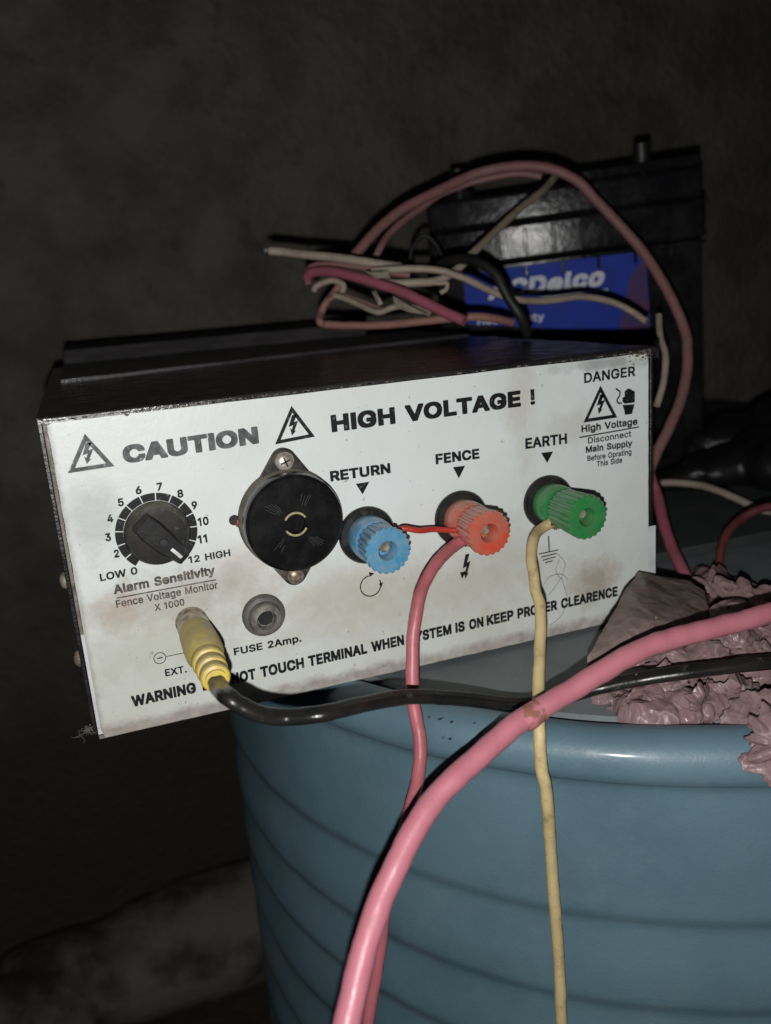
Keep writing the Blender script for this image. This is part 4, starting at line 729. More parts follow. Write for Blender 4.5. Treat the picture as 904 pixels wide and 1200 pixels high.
# ------------------------------------------------------------------ fuse holder
x, z = pan(308.4, 719.4)
fu = obj('fuse_holder', lathe(MB(), [(.0083, .0002), (.0086, .0008), (.0086, .0022), (.0080, .0034), (.0066, .0040), (.0064, .0036)], x, z, 48), MAT['fuse'], box)
obj('fuse_cap', lathe(MB(), [(.0062, .0030), (.0064, .0044), (.0060, .0072), (.0050, .0082), (.0040, .0084), (.0037, .0078), (.0034, .0046), (.0006, .0044)], x, z, 36), MAT['fusein'], fu)
obj('fuse_slot', lathe(MB(), [(.0033, .0047), (.0030, .0050), (.0005, .0049)], x, z, 8), MAT['hole'], fu)

# ------------------------------------------------------------------ power jack
x, z = pan(224.6, 728.6); JX, JZ = x, z
obj('power_jack', lathe(MB(), [(.0062, .0002), (.0062, .0008), (.0057, .0012), (.0056, .0046), (.0050, .0050), (.002, .005)], x, z, 40), MAT['rusty'], box)

# side screws of the case
for py_, pz_ in ((.0105, .0620), (.0105, .0300)):
    mb = MB(); vs = []; fs = []
    prof_ = [(.0034, 0), (.0033, .0009), (.0026, .0018), (.0014, .0023), (.0002, .0025)]
    for r, h in prof_:
        for k in range(20):
            a = 2*math.pi*k/20; vs.append((-.0031-h, py_+math.cos(a)*r, pz_+math.sin(a)*r))
    for i in range(4):
        for k in range(20): fs.append((i*20+k, i*20+(k+1) % 20, (i+1)*20+(k+1) % 20, (i+1)*20+k))
    mb.add(vs, fs); obj('side_screw', mb, MAT['rusty'], box)

# ================================================================== POWER LEAD
lead = thing('power_lead', 'yellow power plug with a black twin cord, plugged into the lower left of the panel', 'power cable', (JX, -.03, JZ))
tilt = (.02, -.03)
obj('plug_collar', lathe(MB(), [(.0050, .0045), (.0060, .0047), (.0062, .0056), (.0059, .0062), (.0062, .0070), (.0062, .0088), (.0058, .0100), (.0058, .0125), (.0050, .0130)], JX, JZ, 44, tilt=tilt), MAT['plated'], lead)
plug = obj('plug', lathe(MB(), [(.0050, .0112), (.0061, .0116), (.0065, .0135), (.0067, .0200), (.0069, .0270), (.0068, .0315), (.0061, .0350), (.0054, .0372), (.003, .0375)], JX, JZ, 44, tilt=tilt), MAT['yellow'], lead)
pr = []
for k in range(3):
    a = .0362+k*.0062; r = .0058-.0004*k
    pr += [(r-.0012, a), (r-.0002, a+.0007), (r, a+.0014), (r, a+.0040), (r-.0004, a+.0048), (r-.0014, a+.0052)]
pr += [(.0036, pr[-1][1]+.001)]
obj('strain_relief', lathe(MB(), pr, JX, JZ, 36, tilt=tilt), MAT['yellow'], plug, angle=25)
hx = .050; s0 = Vector((JX+tilt[0]*hx, -hx, JZ+tilt[1]*hx))
s1 = Vector((JX+tilt[0]*.060, -.059, JZ-.0024))
cp = [s0, s1, at(268, 817, .268), at(285, 828, .268), at(306, 837, .270), at(335, 840.5, .274), at(380, 836, .273), at(430, 824.5, .285), at(480, 816.5, .298), at(540, 819, .309), at(600, 825, .317), at(645, 822, .322),
      at(700, 806, .324), at(760, 794, .318), at(830, 784, .314), at(904, 776, .314), at(990, 768, .32), at(1080, 765, .33)]
obj('cord', tube(MB(), cp, lambda t: .0026-.0002*min(1, t*3), seg=22, n=9, groove=True, wob=.0001), MAT['cord'], lead, angle=60)

# ================================================================== LOW DARK BOX BEHIND
sb = thing('storage_box', 'low black box with a flat lid right behind the energizer, almost lost in the dark', 'box', (.12, .36, .0))
mb = MB(); mb.box((.010, .298, .0002), (.215, .415, H-.0012)); obj('box_body', mb, MAT['dull'], sb, bevel=.001)
mb = MB(); mb.box((.0045, .2915, H-.0010), (.217, .417, H+.0120)); obj('box_lid', mb, MAT['dull'], sb, bevel=.0012)

# ================================================================== FRONT WIRES
def wire(name, label, cat, pts, r, m, group=None, seg=12, wob=.0002, n=8, **k):
    mb = tube(MB(), pts, r, seg, n, wob, **k)
    return tag(obj(name, mb, m), label, cat, group)
xf, zf = pF; xr, zr = pR; xe, ze = pE
wire('wire', 'short thin red jumper wire bridging the RETURN and FENCE terminals', 'wire',
     [Vector((xr+.003, -.0130, zr)), Vector((xr+.0085, -.0130, zr+.0016)), at(472, 619.5, .339), at(491, 622, .341), at(508, 620, .346), Vector((xf-.008, -.0130, zf-.001)), Vector((xf-.003, -.0130, zf))], .00115, MAT['redwire'])
wire('wire', 'thin pink wire hanging from the red FENCE terminal down the drum', 'wire',
     [Vector((xf-.001, -.0131, zf-.0045)), at(539.5, 635, .350), at(524, 646.5, .344), at(507.5, 665.4, .337), at(495.5, 689.3, .331), at(489, 712, .328), at(484.5, 745, .326), at(483.5, 800, .324), at(486.5, 835, .3235),
      at(492.5, 868, .3225), at(491, 905, .3215), at(479, 956, .326), at(464, 1010, .333), at(454, 1049, .337), at(441, 1142, .341), at(431, 1200, .343), at(424, 1270, .347)], .00255, MAT['pinkthin'], wob=.0003)
wire('wire', 'dirty yellow wire hanging straight down from the green EARTH terminal', 'wire',
     [Vector((xe-.002, -.0131, ze-.0045)), at(633, 621, .362), at(625, 634, .354), at(622.8, 654, .347), at(625.4, 670, .343), at(627.2, 690, .339), at(633.5, 715, .333), at(632.4, 769, .321), at(631, 809, .311), at(632, 853, .2965),
      at(634.6, 900, .2985), at(641, 933, .302), at(647, 1020, .3145), at(655, 1125, .3245), at(658, 1200, .330), at(660, 1270, .336)], .00225, MAT['cream'], wob=.0002, n=10)
wire('cable', 'thick pink cable curving across the front of the drum and over the plastic bag', 'cable',
     [at(392, 1290, .228), at(398, 1240, .236), at(406, 1200, .241), at(423.5, 1125, .248), at(444, 1061, .254), at(475.6, 991, .262), at(513, 933, .270), at(554, 893, .277), at(600, 853, .285), at(635, 829, .290), at(670, 809.5, .294),
      at(741, 766, .300), at(788, 748.5, .304), at(849, 733, .310), at(904, 718, .315), at(985, 700, .325), at(1080, 690, .34)], lambda t: .0040-.0003*t, MAT['pinkbig'], seg=20, wob=.0004)

rp = MB(); tube(rp, [at(612, 846, .2866), at(619, 841, .2874), at(626, 836, .2884), at(633, 831, .2893)], lambda t: .00398+.0002*math.sin(math.pi*t), 20, 4, wob=.0003)
cable_obj = [o for o in COL.objects if o.get('label', '').startswith('thick pink cable')][0]
obj('rust_stain', rp, mat('rust', (.25, .10, .07), .7, c2=(.47, .165, .20), scale=230, lo=.46, hi=.54), cable_obj)

# ================================================================== CRUMPLED BAG
def crumple(p, s):
    d, _ = noise.voronoi(p*s); return (d[1]-d[0])
def blob_bag(name, lobes, m, base, voxel, amp, seed, cells=(38, 80), parent=None, nf=60, dec=0, ridge=1.0):
    bm = bmesh.new()
    for c, r, st in lobes:
        g_ = bmesh.ops.create_icosphere(bm, subdivisions=3, radius=r)
        for v in g_['verts']: v.co = Vector((v.co.x*st[0], v.co.y*st[1], v.co.z*st[2])) + c
    me = bpy.data.meshes.new('t'); bm.to_mesh(me); bm.free()
    o = bpy.data.objects.new('t', me); COL.objects.link(o)
    rm = o.modifiers.new('r', 'REMESH'); rm.mode = 'VOXEL'; rm.voxel_size = voxel
    dg = bpy.context.evaluated_depsgraph_get(); e = o.evaluated_get(dg); m2 = e.to_mesh()
    vs = [v.co.copy() for v in m2.vertices]; ns = [v.normal.copy() for v in m2.vertices]; fs = [tuple(p.vertices) for p in m2.polygons]
    e.to_mesh_clear(); bpy.data.objects.remove(o); bpy.data.meshes.remove(me)
    sd = Vector((seed, seed*.7, seed*1.3)); out = []
    for v, nn in zip(vs, ns):
        q = v+sd; w1 = q + noise.noise_vector(q*45)*.010
        a = crumple(w1, cells[0])-.25; b_ = crumple(w1+noise.noise_vector(q*120)*.003, cells[1])-.25
        out.append(v + nn*amp*(-ridge*min(a, .5)+.8*noise.noise(q*nf)) + nn*amp*.6*ridge*(-min(b_, .4)) + noise.noise_vector(q*nf*.9)*amp*.8)
    if dec:
        me = bpy.data.meshes.new('t'); me.from_pydata(out, [], fs); o = bpy.data.objects.new('t', me); COL.objects.link(o)
        d_ = o.modifiers.new('d', 'DECIMATE'); d_.ratio = dec
        dg = bpy.context.evaluated_depsgraph_get(); e = o.evaluated_get(dg); m2 = e.to_mesh()
        out = [v.co.copy() for v in m2.vertices]; fs = [tuple(p.vertices) for p in m2.polygons]
        e.to_mesh_clear(); bpy.data.objects.remove(o); bpy.data.meshes.remove(me)
    mb = MB(); mb.add(out, fs); return mb
def L(px, py, d, r, st=(1, 1, 1)): return (at(px, py, d), r, st)
lobes = [L(738, 835, .322, .0085), L(722, 818, .334, .0075), L(758, 846, .315, .0095), L(778, 848, .313, .0090), L(806, 842, .316, .0105), L(838, 842, .318, .0115), L(868, 846, .316, .0105), L(895, 862, .300, .0085), L(915, 885, .290, .0085), L(800, 815, .335, .013), L(850, 810, .335, .015),
         L(940, 850, .31, .016), L(735, 790, .362, .012), L(775, 775, .365, .018), L(820, 772, .362, .021), L(868, 765, .362, .022), L(915, 770, .355, .023), L(845, 700, .432, .0135), L(868, 712, .42, .015), L(810, 722, .415, .018),
         L(780, 735, .40, .018), L(895, 735, .40, .016), L(930, 740, .39, .018), L(832, 686, .445, .010)]
lobes = [(c_+Vector(ROT[2])*.006, r_*.86, s_) for c_, r_, s_ in lobes]
bagm = blob_bag('bag', lobes, MAT['bag'], None, .0013, .0030, 3.1, cells=(48, 115), nf=60, dec=.45, ridge=1.4)
CR, CU, CF = Vector(ROT[0]), -Vector(ROT[1]), Vector(ROT[2])
def tri(a): return abs((a/math.pi) % 2 - 1)*2-1
def petal(mb, px, py, d, rx, ry, rot, k, dome, tilt=(0, 0), seed=0):
    """one fold of thin film: a domed sheet with sharp radial pleats and a free wavy edge"""
    s = d/F_PX; c0 = at(px, py, d); nr, na = 34, 130; rr_ = random.Random(int(seed*100))
    folds = []
    for i in range(11):
        a_ = rr_.uniform(0, math.pi); folds.append((math.cos(a_), math.sin(a_), rr_.uniform(-.75, .75), rr_.choice((-1, 1, 1))*rr_.uniform(.10, .34)*(1 if i < 5 else .55)))
    vs = [c0 - CF*(dome*s*rx)]; fs = []
    for i in range(1, nr+1):
        rho = i/nr
        for j in range(na):
            th = 2*math.pi*j/na; q = Vector((math.cos(th)*2.2+seed, math.sin(th)*2.2, seed*1.7))
            edge_ = 1+.50*noise.noise(q)+.16*noise.noise(q*3.1)
            x = math.cos(th)*rx*s*rho*edge_; y = math.sin(th)*ry*s*rho*edge_
            xr_ = x*math.cos(rot)-y*math.sin(rot); yr_ = x*math.sin(rot)+y*math.cos(rot)
            wth = th + .55*noise.noise(Vector((rho*3, seed, math.cos(th)))) + .5*noise.noise(Vector((math.cos(th)*1.5, math.sin(th)*1.5, seed+5)))
            pl_ = tri(wth*k)*.5+tri(wth*(k*1.7+1)+seed)*.3
            p = c0 + CR*xr_ + CU*yr_
            u_, v_ = xr_/(rx*s), yr_/(rx*s); hgt = dome*s*rx*(1-rho**2.2) + pl_*.012*rx*s*rho + (tilt[0]*xr_+tilt[1]*yr_)
            wx = .18*noise.noise(Vector((u_*1.6, v_*1.6, seed))); wy = .18*noise.noise(Vector((u_*1.6, v_*1.6, seed+9)))
            for (ca, sa, of, am) in folds: hgt -= am*rx*s*abs((u_+wx)*ca+(v_+wy)*sa-of)
            hgt += .0006*noise.noise(p*160)
            vs.append(p - CF*hgt)
    for j in range(na): fs.append((0, 1+j, 1+(j+1) % na))
    for i in range(nr-1):
        for j in range(na):
            a_ = 1+i*na+j; b2 = 1+i*na+(j+1) % na; fs.append((a_, a_+na, b2+na, b2))
    mb.add(vs, fs)
petals = []
for q in ((845, 700, .418, 40, 30, .3, 4, .35, (0, .3), 1), (885, 712, .385, 36, 30, -.3, 4, .3, (.1, .2), 2), (815, 722, .396, 30, 30, .8, 3, .25, (0, .3), 3), (915, 745, .350, 40, 34, .2, 4, .3, (0, .2), 4),
          (865, 760, .336, 46, 30, .1, 5, .3, (0, .3), 5), (812, 778, .331, 44, 26, .2, 5, .3, (0, .3), 6), (905, 790, .331, 44, 34, 0, 5, .3, (0, .2), 7), (768, 802, .329, 38, 24, .3, 4, .3, (0, .3), 8),
          (722, 815, .331, 26, 30, .2, 4, .3, (-.3, 0), 9), (742, 838, .320, 26, 22, -.5, 3, .3, (-.2, -.1), 10), (778, 836, .316, 34, 32, .4, 4, .35, (0, .0), 11), (822, 828, .319, 30, 30, 1.0, 4, .35, (.1, -.1), 12),
          (858, 826, .320, 38, 36, .2, 4, .4, (0, 0), 13), (838, 848, .312, 34, 18, .1, 4, .3, (0, -.2), 14), (890, 838, .306, 38, 30, .6, 4, .4, (.1, 0), 15), (912, 870, .288, 40, 34, -.7, 4, .4, (.1, -.1), 16), (925, 905, .281, 40, 30, -.7, 4, .3, (0, -.1), 17)):
    pm = MB(); petal(pm, *q[:8], tilt=q[8], seed=q[9]*3.7); petals.append(pm)
bag = thing('plastic_bag', 'crumpled dusty pink plastic bag lying on the drum rim beside the box', 'bag', at(800, 800, .35).to_tuple()[:2]+(0.0,))
obj('inner_film', bagm, MAT['bag'], bag, angle=32)
for pm in petals:
    fo = obj('film_fold', pm, MAT['bag'], bag, angle=38); s_ = fo.modifiers.new('thick', 'SOLIDIFY'); s_.thickness = .00025
# the flatter dusty flap leaning against the panel corner
fp = [(754, 668, .385), (785, 675, .388), (815, 681, .386), (834, 693, .378), (838, 715, .362), (832, 745, .338), (790, 765, .324), (740, 782, .313), (697, 800, .306), (695, 772, .312), (706, 748, .322), (720, 722, .337), (737, 694, .358)]
c3 = at(768, 728, .339)
P = [at(*q) for q in fp]; rings = 26; vs = [c3]; fs = []
ns_ = len(P)*10; dense = []
for i in range(len(P)):
    for k in range(10): dense.append(P[i].lerp(P[(i+1) % len(P)], k/10))
for r_ in range(1, rings+1):
    for i in range(ns_):
        q = c3.lerp(dense[i], r_/rings)
        q = q + Vector((-.1, -.8, .5))*(.0042*(1-(r_/rings)**2)) + noise.noise_vector(q*30)*.0018 + Vector((0, -1, .4))*(-.0016*min(.4, crumple(q+Vector((5, 2, 1)), 42))-.0010*min(.4, crumple(q*1.0+Vector((2, 7, 1)), 95)))
        ru_ = (q-c3).dot(CR)/.02; rv_ = (q-c3).dot(CU)/.02; hh_ = 0
        for (ca, sa, of, am) in ((.9, .44, .7, .10), (.75, .66, 1.15, .12), (-.5, .87, .2, .07), (.98, -.2, -.2, .05), (.2, .98, -.7, .06), (.6, .8, .5, -.06), (.86, .5, .95, -.08)):
            hh_ -= am*.02*abs(ru_*ca+rv_*sa+.2*noise.noise(q*70)-of)
        vs.append(q - CF*hh_)
for i in range(ns_): fs.append((0, 1+i, 1+(i+1) % ns_))
for r_ in range(rings-1):
    for i in range(ns_):
        a_ = 1+r_*ns_+i; b_ = 1+r_*ns_+(i+1) % ns_; fs.append((a_, a_+ns_, b_+ns_, b_))
mb = MB(); mb.add(vs, fs); fo = obj('folded_flap', mb, MAT['flap'], bag, angle=30)
s_ = fo.modifiers.new('thick', 'SOLIDIFY'); s_.thickness = .0005

# ================================================================== BATTERY
TL = at(495, 226, .640); TR = at(826, 178, .602)
e1 = (TR-TL); BW = e1.length; e1.normalize(); up = (Vector((0, 0, 1))-e1*e1.z).normalized(); nb = up.cross(e1)   # nb points away from the viewer
up, nb = up*math.cos(.05)-nb*math.sin(.05), nb*math.cos(.05)+up*math.sin(.05)    # leans forward a little
BH = (min(TL.z, TR.z)-.0045)/up.z - .0005; BT = .155
def bp_(u, v, w_): return TL + e1*u + up*(v-0) + nb*w_       # v measured down from the top (negative)
def bbox(mb, u0, u1, v0, v1, w0, w1):
    q = [bp_(u, v, w_) for v in (v0, v1) for (u, w_) in ((u0, w0), (u1, w0), (u1, w1), (u0, w1))]
    mb.add(q, [(0,3,2,1),(4,5,6,7),(0,1,5,4),(1,2,6,5),(2,3,7,6),(3,0,4,7)])
bat = thing('car_battery', 'black car battery with a blue label, standing behind the box', 'battery', tuple(bp_(BW/2, -BH, BT/2)))
mb = MB(); bbox(mb, .003, BW-.003, -BH, -.058, .003, BT)
obj('battery_case', mb, MAT['battery'], bat, bevel=.002)
mb = MB(); bbox(mb, 0, BW, -.0575, -.030, 0, BT+.002); bbox(mb, .001, BW-.001, -.0298, -.008, .004, BT)
bl = obj('battery_lid', mb, MAT['battery'], bat, bevel=.003)
mb = MB(); bbox(mb, .108, BW-.001, -.0078, .0, .010, BT); obj('vent_cover', mb, MAT['battery'], bat, bevel=.0015)
for k in range(9):                       # upright ribs on the front of the lid and case
    u = .010+k*.0205; mb = MB(); bbox(mb, u, u+.003, -.054, -.034, -.0022, -.0003); obj('lid_rib', mb, MAT['battery'], bat, bevel=.001)
for k in range(7):
    u = .018+k*.0265; mb = MB(); bbox(mb, u, u+.0022, -.070, -.0585, .0008, .0027); obj('case_rib', mb, MAT['battery'], bat, bevel=.0006)
mb = MB(); bbox(mb, .0, BW, -.0615, -.0588, -.0012, .0025); obj('case_ledge', mb, MAT['battery'], bat, bevel=.0008)
for u, vt in ((.026, .014), (BW-.040, .013)):
    c = bp_(u, 0, .022); mb = MB(); tube(mb, [c-up*.012, c+up*vt], .0062, 20, 1); p_ = obj('terminal_post', mb, MAT['lead'], bat)
    mb = MB(); tube(mb, [c-up*.012, c-up*.002], .011, 20, 1); obj('terminal_base', mb, MAT['battery'], bat)
def bplane(px, py, off):                 # pixel -> point on the battery's front plane
    r = Vector(ray(px, py)); o_ = Vector(CAM); p0 = TL + nb*off
    return o_ + r*((p0-o_).dot(nb)/r.dot(nb))
def bcard(poly, off, m, name, par=bat):
    q = [bplane(x, y, off) for x, y in poly]; n_ = len(q); mb = MB()
    mb.add([v for v in q]+[v+nb*.0006 for v in q], [tuple(range(n_))]+[(i, (i+1) % n_, n_+(i+1) % n_, n_+i) for i in range(n_)])
    return obj(name, mb, m, par, smooth=False)
lab = bcard([(543, 322), (600, 313.5), (700, 301), (753, 294.5), (757, 297), (763, 392), (700, 388), (620, 383), (548, 380)], .0022, MAT['lblue'], 'label')
bcard([(741, 318), (757, 303), (762, 391), (726, 389), (733, 350)], .0018, MAT['lmar'], 'label_print', lab)
def bwords(s, p0, p1, top, w, lean=0, off=.0016):
    out_, x0, x1 = layout(s, w, w*1.1); a = bplane(*p0, off); b = bplane(*p1, off); h = (bplane(p0[0], top, off)-a).length
    ud = (b-a); sx = ud.length/(x1-x0); ud.normalize(); vd = ud.cross(nb)
    if vd.z < 0: vd = -vd
    mb = MB(); sz = h/(509+2*w)
    for X, V, Fc in out_:
        mb.add([a+ud*((X+v[0]-x0)*sx+lean*(v[1]+w)*sz)+vd*((v[1]+w)*sz) for v in V], Fc)
    o = obj('lettering', mb, MAT['lwhite'], lab, smooth=False)
bwords('ACDelco', (572, 352), (707, 334.5), 331, 50, .25)
bwords('Heavy Duty', (560, 381), (638, 375.5), 372, 26, 0)
bcard([(601, 352.6), (713, 338.2), (713, 340), (601, 354.2)], .0016, MAT['lwhite'], 'label_print', lab)

# ================================================================== WIRE TANGLE BEHIND AND ON THE BOX
G = 'tangle of salvaged wires on top of the box'
def top_(px, py, r=.0026): return at(px, py, .53 - .0002*(px-375))
def pts(lst): return [at(*q) for q in lst]
wire('wire', 'pale insulated wire end with a bare tip sticking out to the left above the box', 'wire',
     pts([(316, 293.8, .50), (330, 295, .50), (352, 298, .498), (395, 302, .492), (438, 308.5, .486), (470, 313, .49)]), .0025, MAT['pale'], G)
wire('wire_tip', 'bare silvery tip at the left end of the pale wire', 'wire', pts([(311, 293, .501), (318, 294, .50)]), .0012, MAT['steel'], G)
wire('wire', 'cream wire running right from the tangle across the battery label', 'wire',
     pts([(436, 317, .478), (478, 315, .474), (513, 316.6, .472), (544, 326, .474), (568, 337.5, .48), (600, 350, .49), (639, 352.6, .50), (681, 347.8, .51), (713.5, 353, .515), (738, 363.4, .515), (757.5, 376.8, .51)]), .0020, MAT['pale'], G)
wire('wire', 'cream wire rising diagonally from the tangle to the top of the battery', 'wire',
     pts([(430, 327, .49), (456, 332, .488), (484, 331.5, .487), (515.7, 328, .49), (540, 312, .495), (549, 301.6, .50), (575, 277, .52), (607, 246.7, .545), (636, 223.5, .565), (650, 208, .58)]), .0024, MAT['pale'], G)
wire('wire', 'large pink loop of wire arching over the battery and down its right side', 'wire',
     pts([(412, 306, .53), (418, 296.5, .53), (443.8, 268, .535), (472.6, 244.8, .54), (507, 227, .545), (544.5, 209, .55), (575, 199, .55), (611, 194.5, .55), (646, 198, .55), (678, 213, .55), (700, 236, .55), (724, 261, .548), (752, 293, .545), (774, 326, .54), (791, 358, .535),
          (803.5, 390, .53), (806, 412, .525), (805, 437.5, .52), (797.5, 470, .512), (785, 500, .505), (770, 530, .50), (758, 560, .495)]), .0032, MAT['duskpink'], G)
wire('wire', 'second thinner pink strand following the loop on its inner side', 'wire',
     pts([(438, 306, .545), (446, 290, .545), (455, 276, .55), (472.6, 259, .555), (494, 243.5, .56), (520, 226, .565), (560, 212, .565), (604, 203.5, .56), (634, 206.5, .56)]), .0023, MAT['duskpink'], G)
wire('wire', 'deep rose wire, the thickest in the tangle, sloping down to the right', 'wire',
     pts([(360, 326, .50), (364, 320, .497), (376, 318, .493), (395, 319.5, .487), (429, 328, .478), (472.6, 342.5, .468), (501, 356, .462), (527, 368.5, .456), (545, 376, .452)]), .0029, MAT['rose'], G)
wire('wire', 'second rose wire just above the thick rose wire, bent at the left', 'wire',
     pts([(362, 334, .51), (360, 322, .51), (368, 312, .51), (390, 310, .505), (420, 312, .50), (450, 318, .498), (480, 322, .50)]), .0022, MAT['duskpink'], G)
wire('wire', 'small cream hooked wire at the left end of the tangle', 'wire',
     pts([(368, 342, .52), (370, 336, .52), (380, 331, .52), (392, 329, .52), (403, 335, .52), (398, 350, .522)]), .0019, MAT['pale'], G)
wire('wire', 'salmon wire lying along the box top with a sharp bend at its left', 'wire',
     pts([(399, 333, .53), (391, 345, .53), (382, 356, .53), (376, 368, .53), (375, 377, .525)]) + [top_(384, 380.5), top_(415, 381.5), top_(445, 381), top_(472.6, 379), top_(515, 374.5), top_(545, 371.5), at(575, 372.5, .50), at(600, 378, .51)], .0024, MAT['salmon'], G)
wire('wire', 'thin pale wire dipping under the rose wire', 'wire',
     pts([(392, 346, .512), (405, 350, .51), (421, 357, .507), (436, 364, .503), (446, 365.5, .50), (460, 360.5, .497), (474, 358, .495), (490, 362, .49), (503, 367, .485)]), .0018, MAT['pale'], G)
wire('wire', 'thin pinkish wire crossing behind the tangle to its lower left', 'wire',
     pts([(384, 352, .52), (400, 346, .518), (420, 352, .516), (440, 360, .514), (452, 363, .512)]), .0016, MAT['duskpink'], G)
wire('wire', 'small curled cream wire end hanging in front of the battery', 'wire',
     pts([(500, 331, .49), (515, 332, .488), (524, 332, .488), (523, 339, .488), (516, 343.5, .488)]), .0013, MAT['pale'], G)
for q, lb in (([(436, 342, .482), (441, 341, .482), (449, 356, .480), (444, 358, .480)], 'torn cream tape scrap hanging under the rose wire'),
              ([(428, 318, .470), (455, 317, .468), (458, 326, .468), (440, 326, .470)], 'torn cream tape scrap wrapped in the middle of the tangle'),
              ([(461, 347, .472), (468, 356, .47), (497, 366, .468), (503, 369, .466), (480, 366, .47), (463, 360, .472)], 'long torn cream tape scrap under the right part of the rose wire')):
    v = pts(q); n_ = len(v); mb = MB(); k_ = Vector((0, .0006, .0002))
    cc = sum(v, Vector())/n_ + Vector((0, -.0025, .001))
    mb.add(v+[cc]+[p+k_ for p in v]+[cc+k_], [(i, (i+1) % n_, n_) for i in range(n_)]+[(n_+1+(i+1) % n_, n_+1+i, 2*n_+1) for i in range(n_)]+[(i, n_+1+i, n_+1+(i+1) % n_, (i+1) % n_) for i in range(n_)])
    tag(obj('tape_scrap', mb, MAT['tape'], smooth=False), lb, 'tape scrap')
wire('cable', 'black cable crossing the left part of the battery label', 'cable',
     pts([(505, 322, .53), (520, 308, .50), (540, 304, .485), (561, 307.5, .475), (582, 323, .47), (597, 351, .47), (611, 372, .472), (618, 392, .48)]), .0028, MAT['cord2'])
wire('cable', 'thin black cable loop standing in front of the battery left corner', 'cable',
     pts([(487, 330, .56), (481, 312, .56), (484, 290, .56), (497, 276, .56), (512, 288, .56), (520, 310, .56), (515, 330, .56)]), .0015, MAT['cord2'])
wire('wire', 'dull cream wire standing just right of the box corner', 'wire',
     pts([(772, 370, .50), (774, 394, .49), (779.5, 412, .485), (780, 430, .48), (777, 452, .475), (770, 475, .47)]), .0019, MAT['pale'])
wire('wire', 'pink wire coming from behind the box down into the plastic bag', 'wire',
     pts([(758, 545, .50), (765, 566, .495), (771, 583, .49), (778, 614, .475), (788, 643, .46), (802, 672, .445), (812, 695, .44)]), .0032, MAT['rose'])
wire('wire', 'cream wire lying on the dark board at the right edge', 'wire',
     pts([(762, 572, .59), (775, 566, .585), (810, 567, .575), (842, 575, .56), (880, 592, .545), (904, 604, .535), (950, 626, .52)]), .0024, MAT['pale'])
wire('wire', 'dark maroon wire bowed over the dark board behind the bag', 'wire',
     pts([(843, 668, .46), (845, 645, .465), (853, 624, .47), (870, 607, .475), (890, 597, .475), (910, 593, .475), (950, 590, .475)]), .0024, MAT['maroon'])

# ================================================================== THINGS AT THE BACK RIGHT
bkl = [L(800, 560, .62, .020, (1.3, 1, .6)), L(850, 545, .62, .026, (1.5, 1, .7)), L(900, 540, .62, .030, (1.4, 1, .8)), L(950, 545, .60, .034, (1.4, 1, .8)), L(860, 520, .68, .030, (1.6, 1, .8)), L(920, 510, .68, .036, (1.5, 1, .8)), L(985, 520, .68, .040, (1.4, 1, 1))]  # black heap added in place of the shadow and dark cables back there
mb = blob_bag('b', bkl, None, None, .0028, .006, 9.4, cells=(16, 40), nf=22, ridge=.8)
zmin = min(v[2] for v in mb.v)
mb.v = [(v[0], v[1], max(v[2], .0046)) for v in mb.v]
tag(obj('dark_filler', mb, MAT['dark'], angle=30), 'crumpled black plastic sheeting added to fill the dark area at the right edge', 'plastic sheet')
ZD = .046
sd_ = thing('plastic_drum', 'second blue drum far back at the right edge, mostly in the dark', 'drum', (.925, .29, -.545))
prof = [(.02, -.545), (.19, -.545), (.192, -.53), (.192, -.3), (.190, -.29), (.192, -.28), (.192, -.02+ZD), (.196, -.016+ZD), (.197, -.008+ZD), (.194, ZD), (.186, .001+ZD), (.182, -.004+ZD), (.02, -.006+ZD)]
obj('drum_body', lathe_z(MB(), prof, .925, .29, 96), MAT['drum'], sd_)
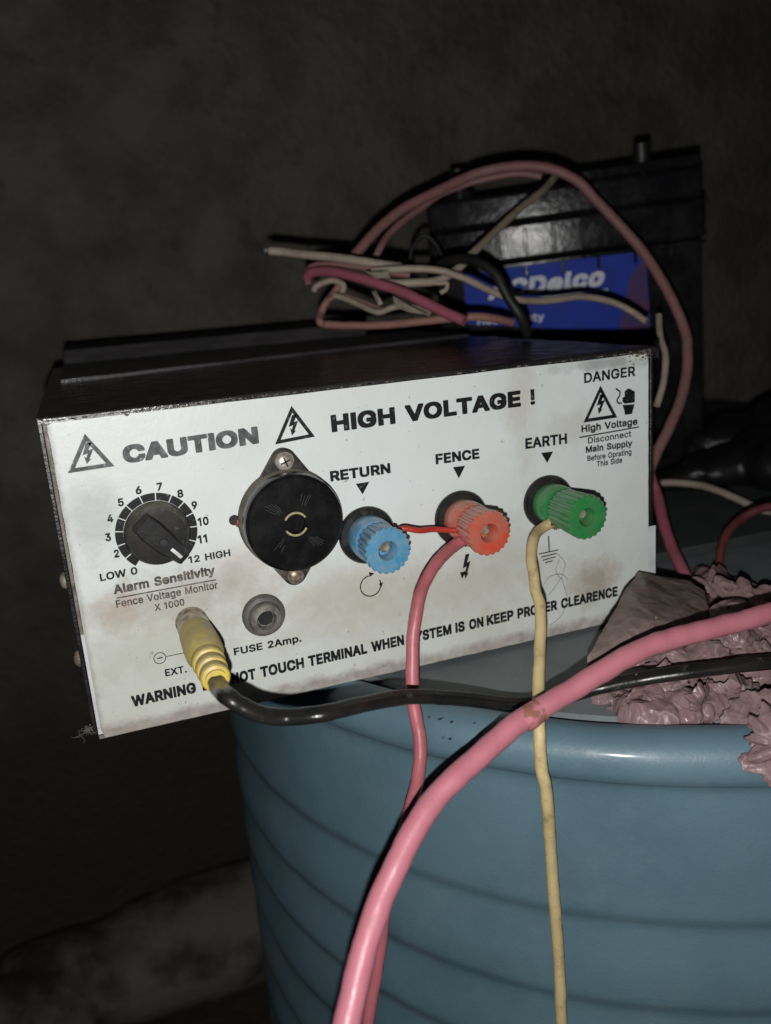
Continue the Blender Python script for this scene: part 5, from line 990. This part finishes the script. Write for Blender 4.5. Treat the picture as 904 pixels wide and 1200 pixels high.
mb = lathe_z(MB(), [(.178, -.0058+ZD), (.176, -.003+ZD), (.01, -.003+ZD)], .925, .29, 64); obj('lid', mb, MAT['drumtop'], sd_)
# rumpled sack on the ground, lower left
sk = []
for px, py, r in ((300, 1010, .075), (262, 1035, .075), (228, 1065, .07), (262, 1095, .075), (180, 1095, .065), (140, 1125, .06), (300, 1075, .07), (100, 1150, .06), (60, 1185, .06), (200, 1130, .06), (20, 1230, .06), (330, 1030, .07)):
    q = hit(px, py-25, 2, -.46); q.y = min(q.y, .44); sk.append((q, r, (1.2, .8, .75)))
mb = blob_bag('s', sk, None, None, .006, .012, 5.7, cells=(4, 11), nf=9)
mb.v = [(v[0], min(v[1], .512), max(v[2], -.56)) for v in mb.v]
tag(obj('cloth_sack', mb, MAT['sack'], angle=60), 'dim rumpled grey sack lying on the dark ground at the lower left', 'sack')

# ================================================================== SMALL DEBRIS
f = MB(); c = at(104, 856, .318)
for k in range(14):
    a = c + Vector((random.gauss(0, .0009), random.gauss(0, .0008), random.gauss(0, .0010))); q = [a]
    for j in range(4): q.append(q[-1] + Vector((random.gauss(0, .0010), random.gauss(0, .0007), random.gauss(0, .0010))))
    tube(f, q, .00005, 4, 2, caps=False)
for k in range(30):
    a = c + Vector((random.gauss(0, .0012), random.gauss(0, .0010), random.gauss(0, .0013))); s = random.uniform(.0001, .0004)
    f.box(tuple(a), tuple(a+Vector((s, s, s))))
o = tag(obj('dust_fluff', f, MAT['dust']), 'small tuft of grey cobweb fluff at the lower left corner of the panel', 'cobweb', kind='stuff')
f = MB()
for q in ([(652, 648), (661, 660), (657, 676), (661, 690), (663, 705), (655, 722), (643, 732)], [(636, 684), (643, 675), (656, 672), (664, 678)], [(656, 676), (650, 686), (641, 697)], [(654, 655), (650, 668), (656, 678)]):
    v = [];
    for px, py in q:
        x, z = pan(px, py); v.append(Vector((x, -.0012, z)))
    tube(f, v, .00009, 4, 5, caps=False)
tag(obj('hair', f, MAT['hair']), 'fine curled hairs stuck to the panel under the EARTH terminal', 'hair', kind='stuff')
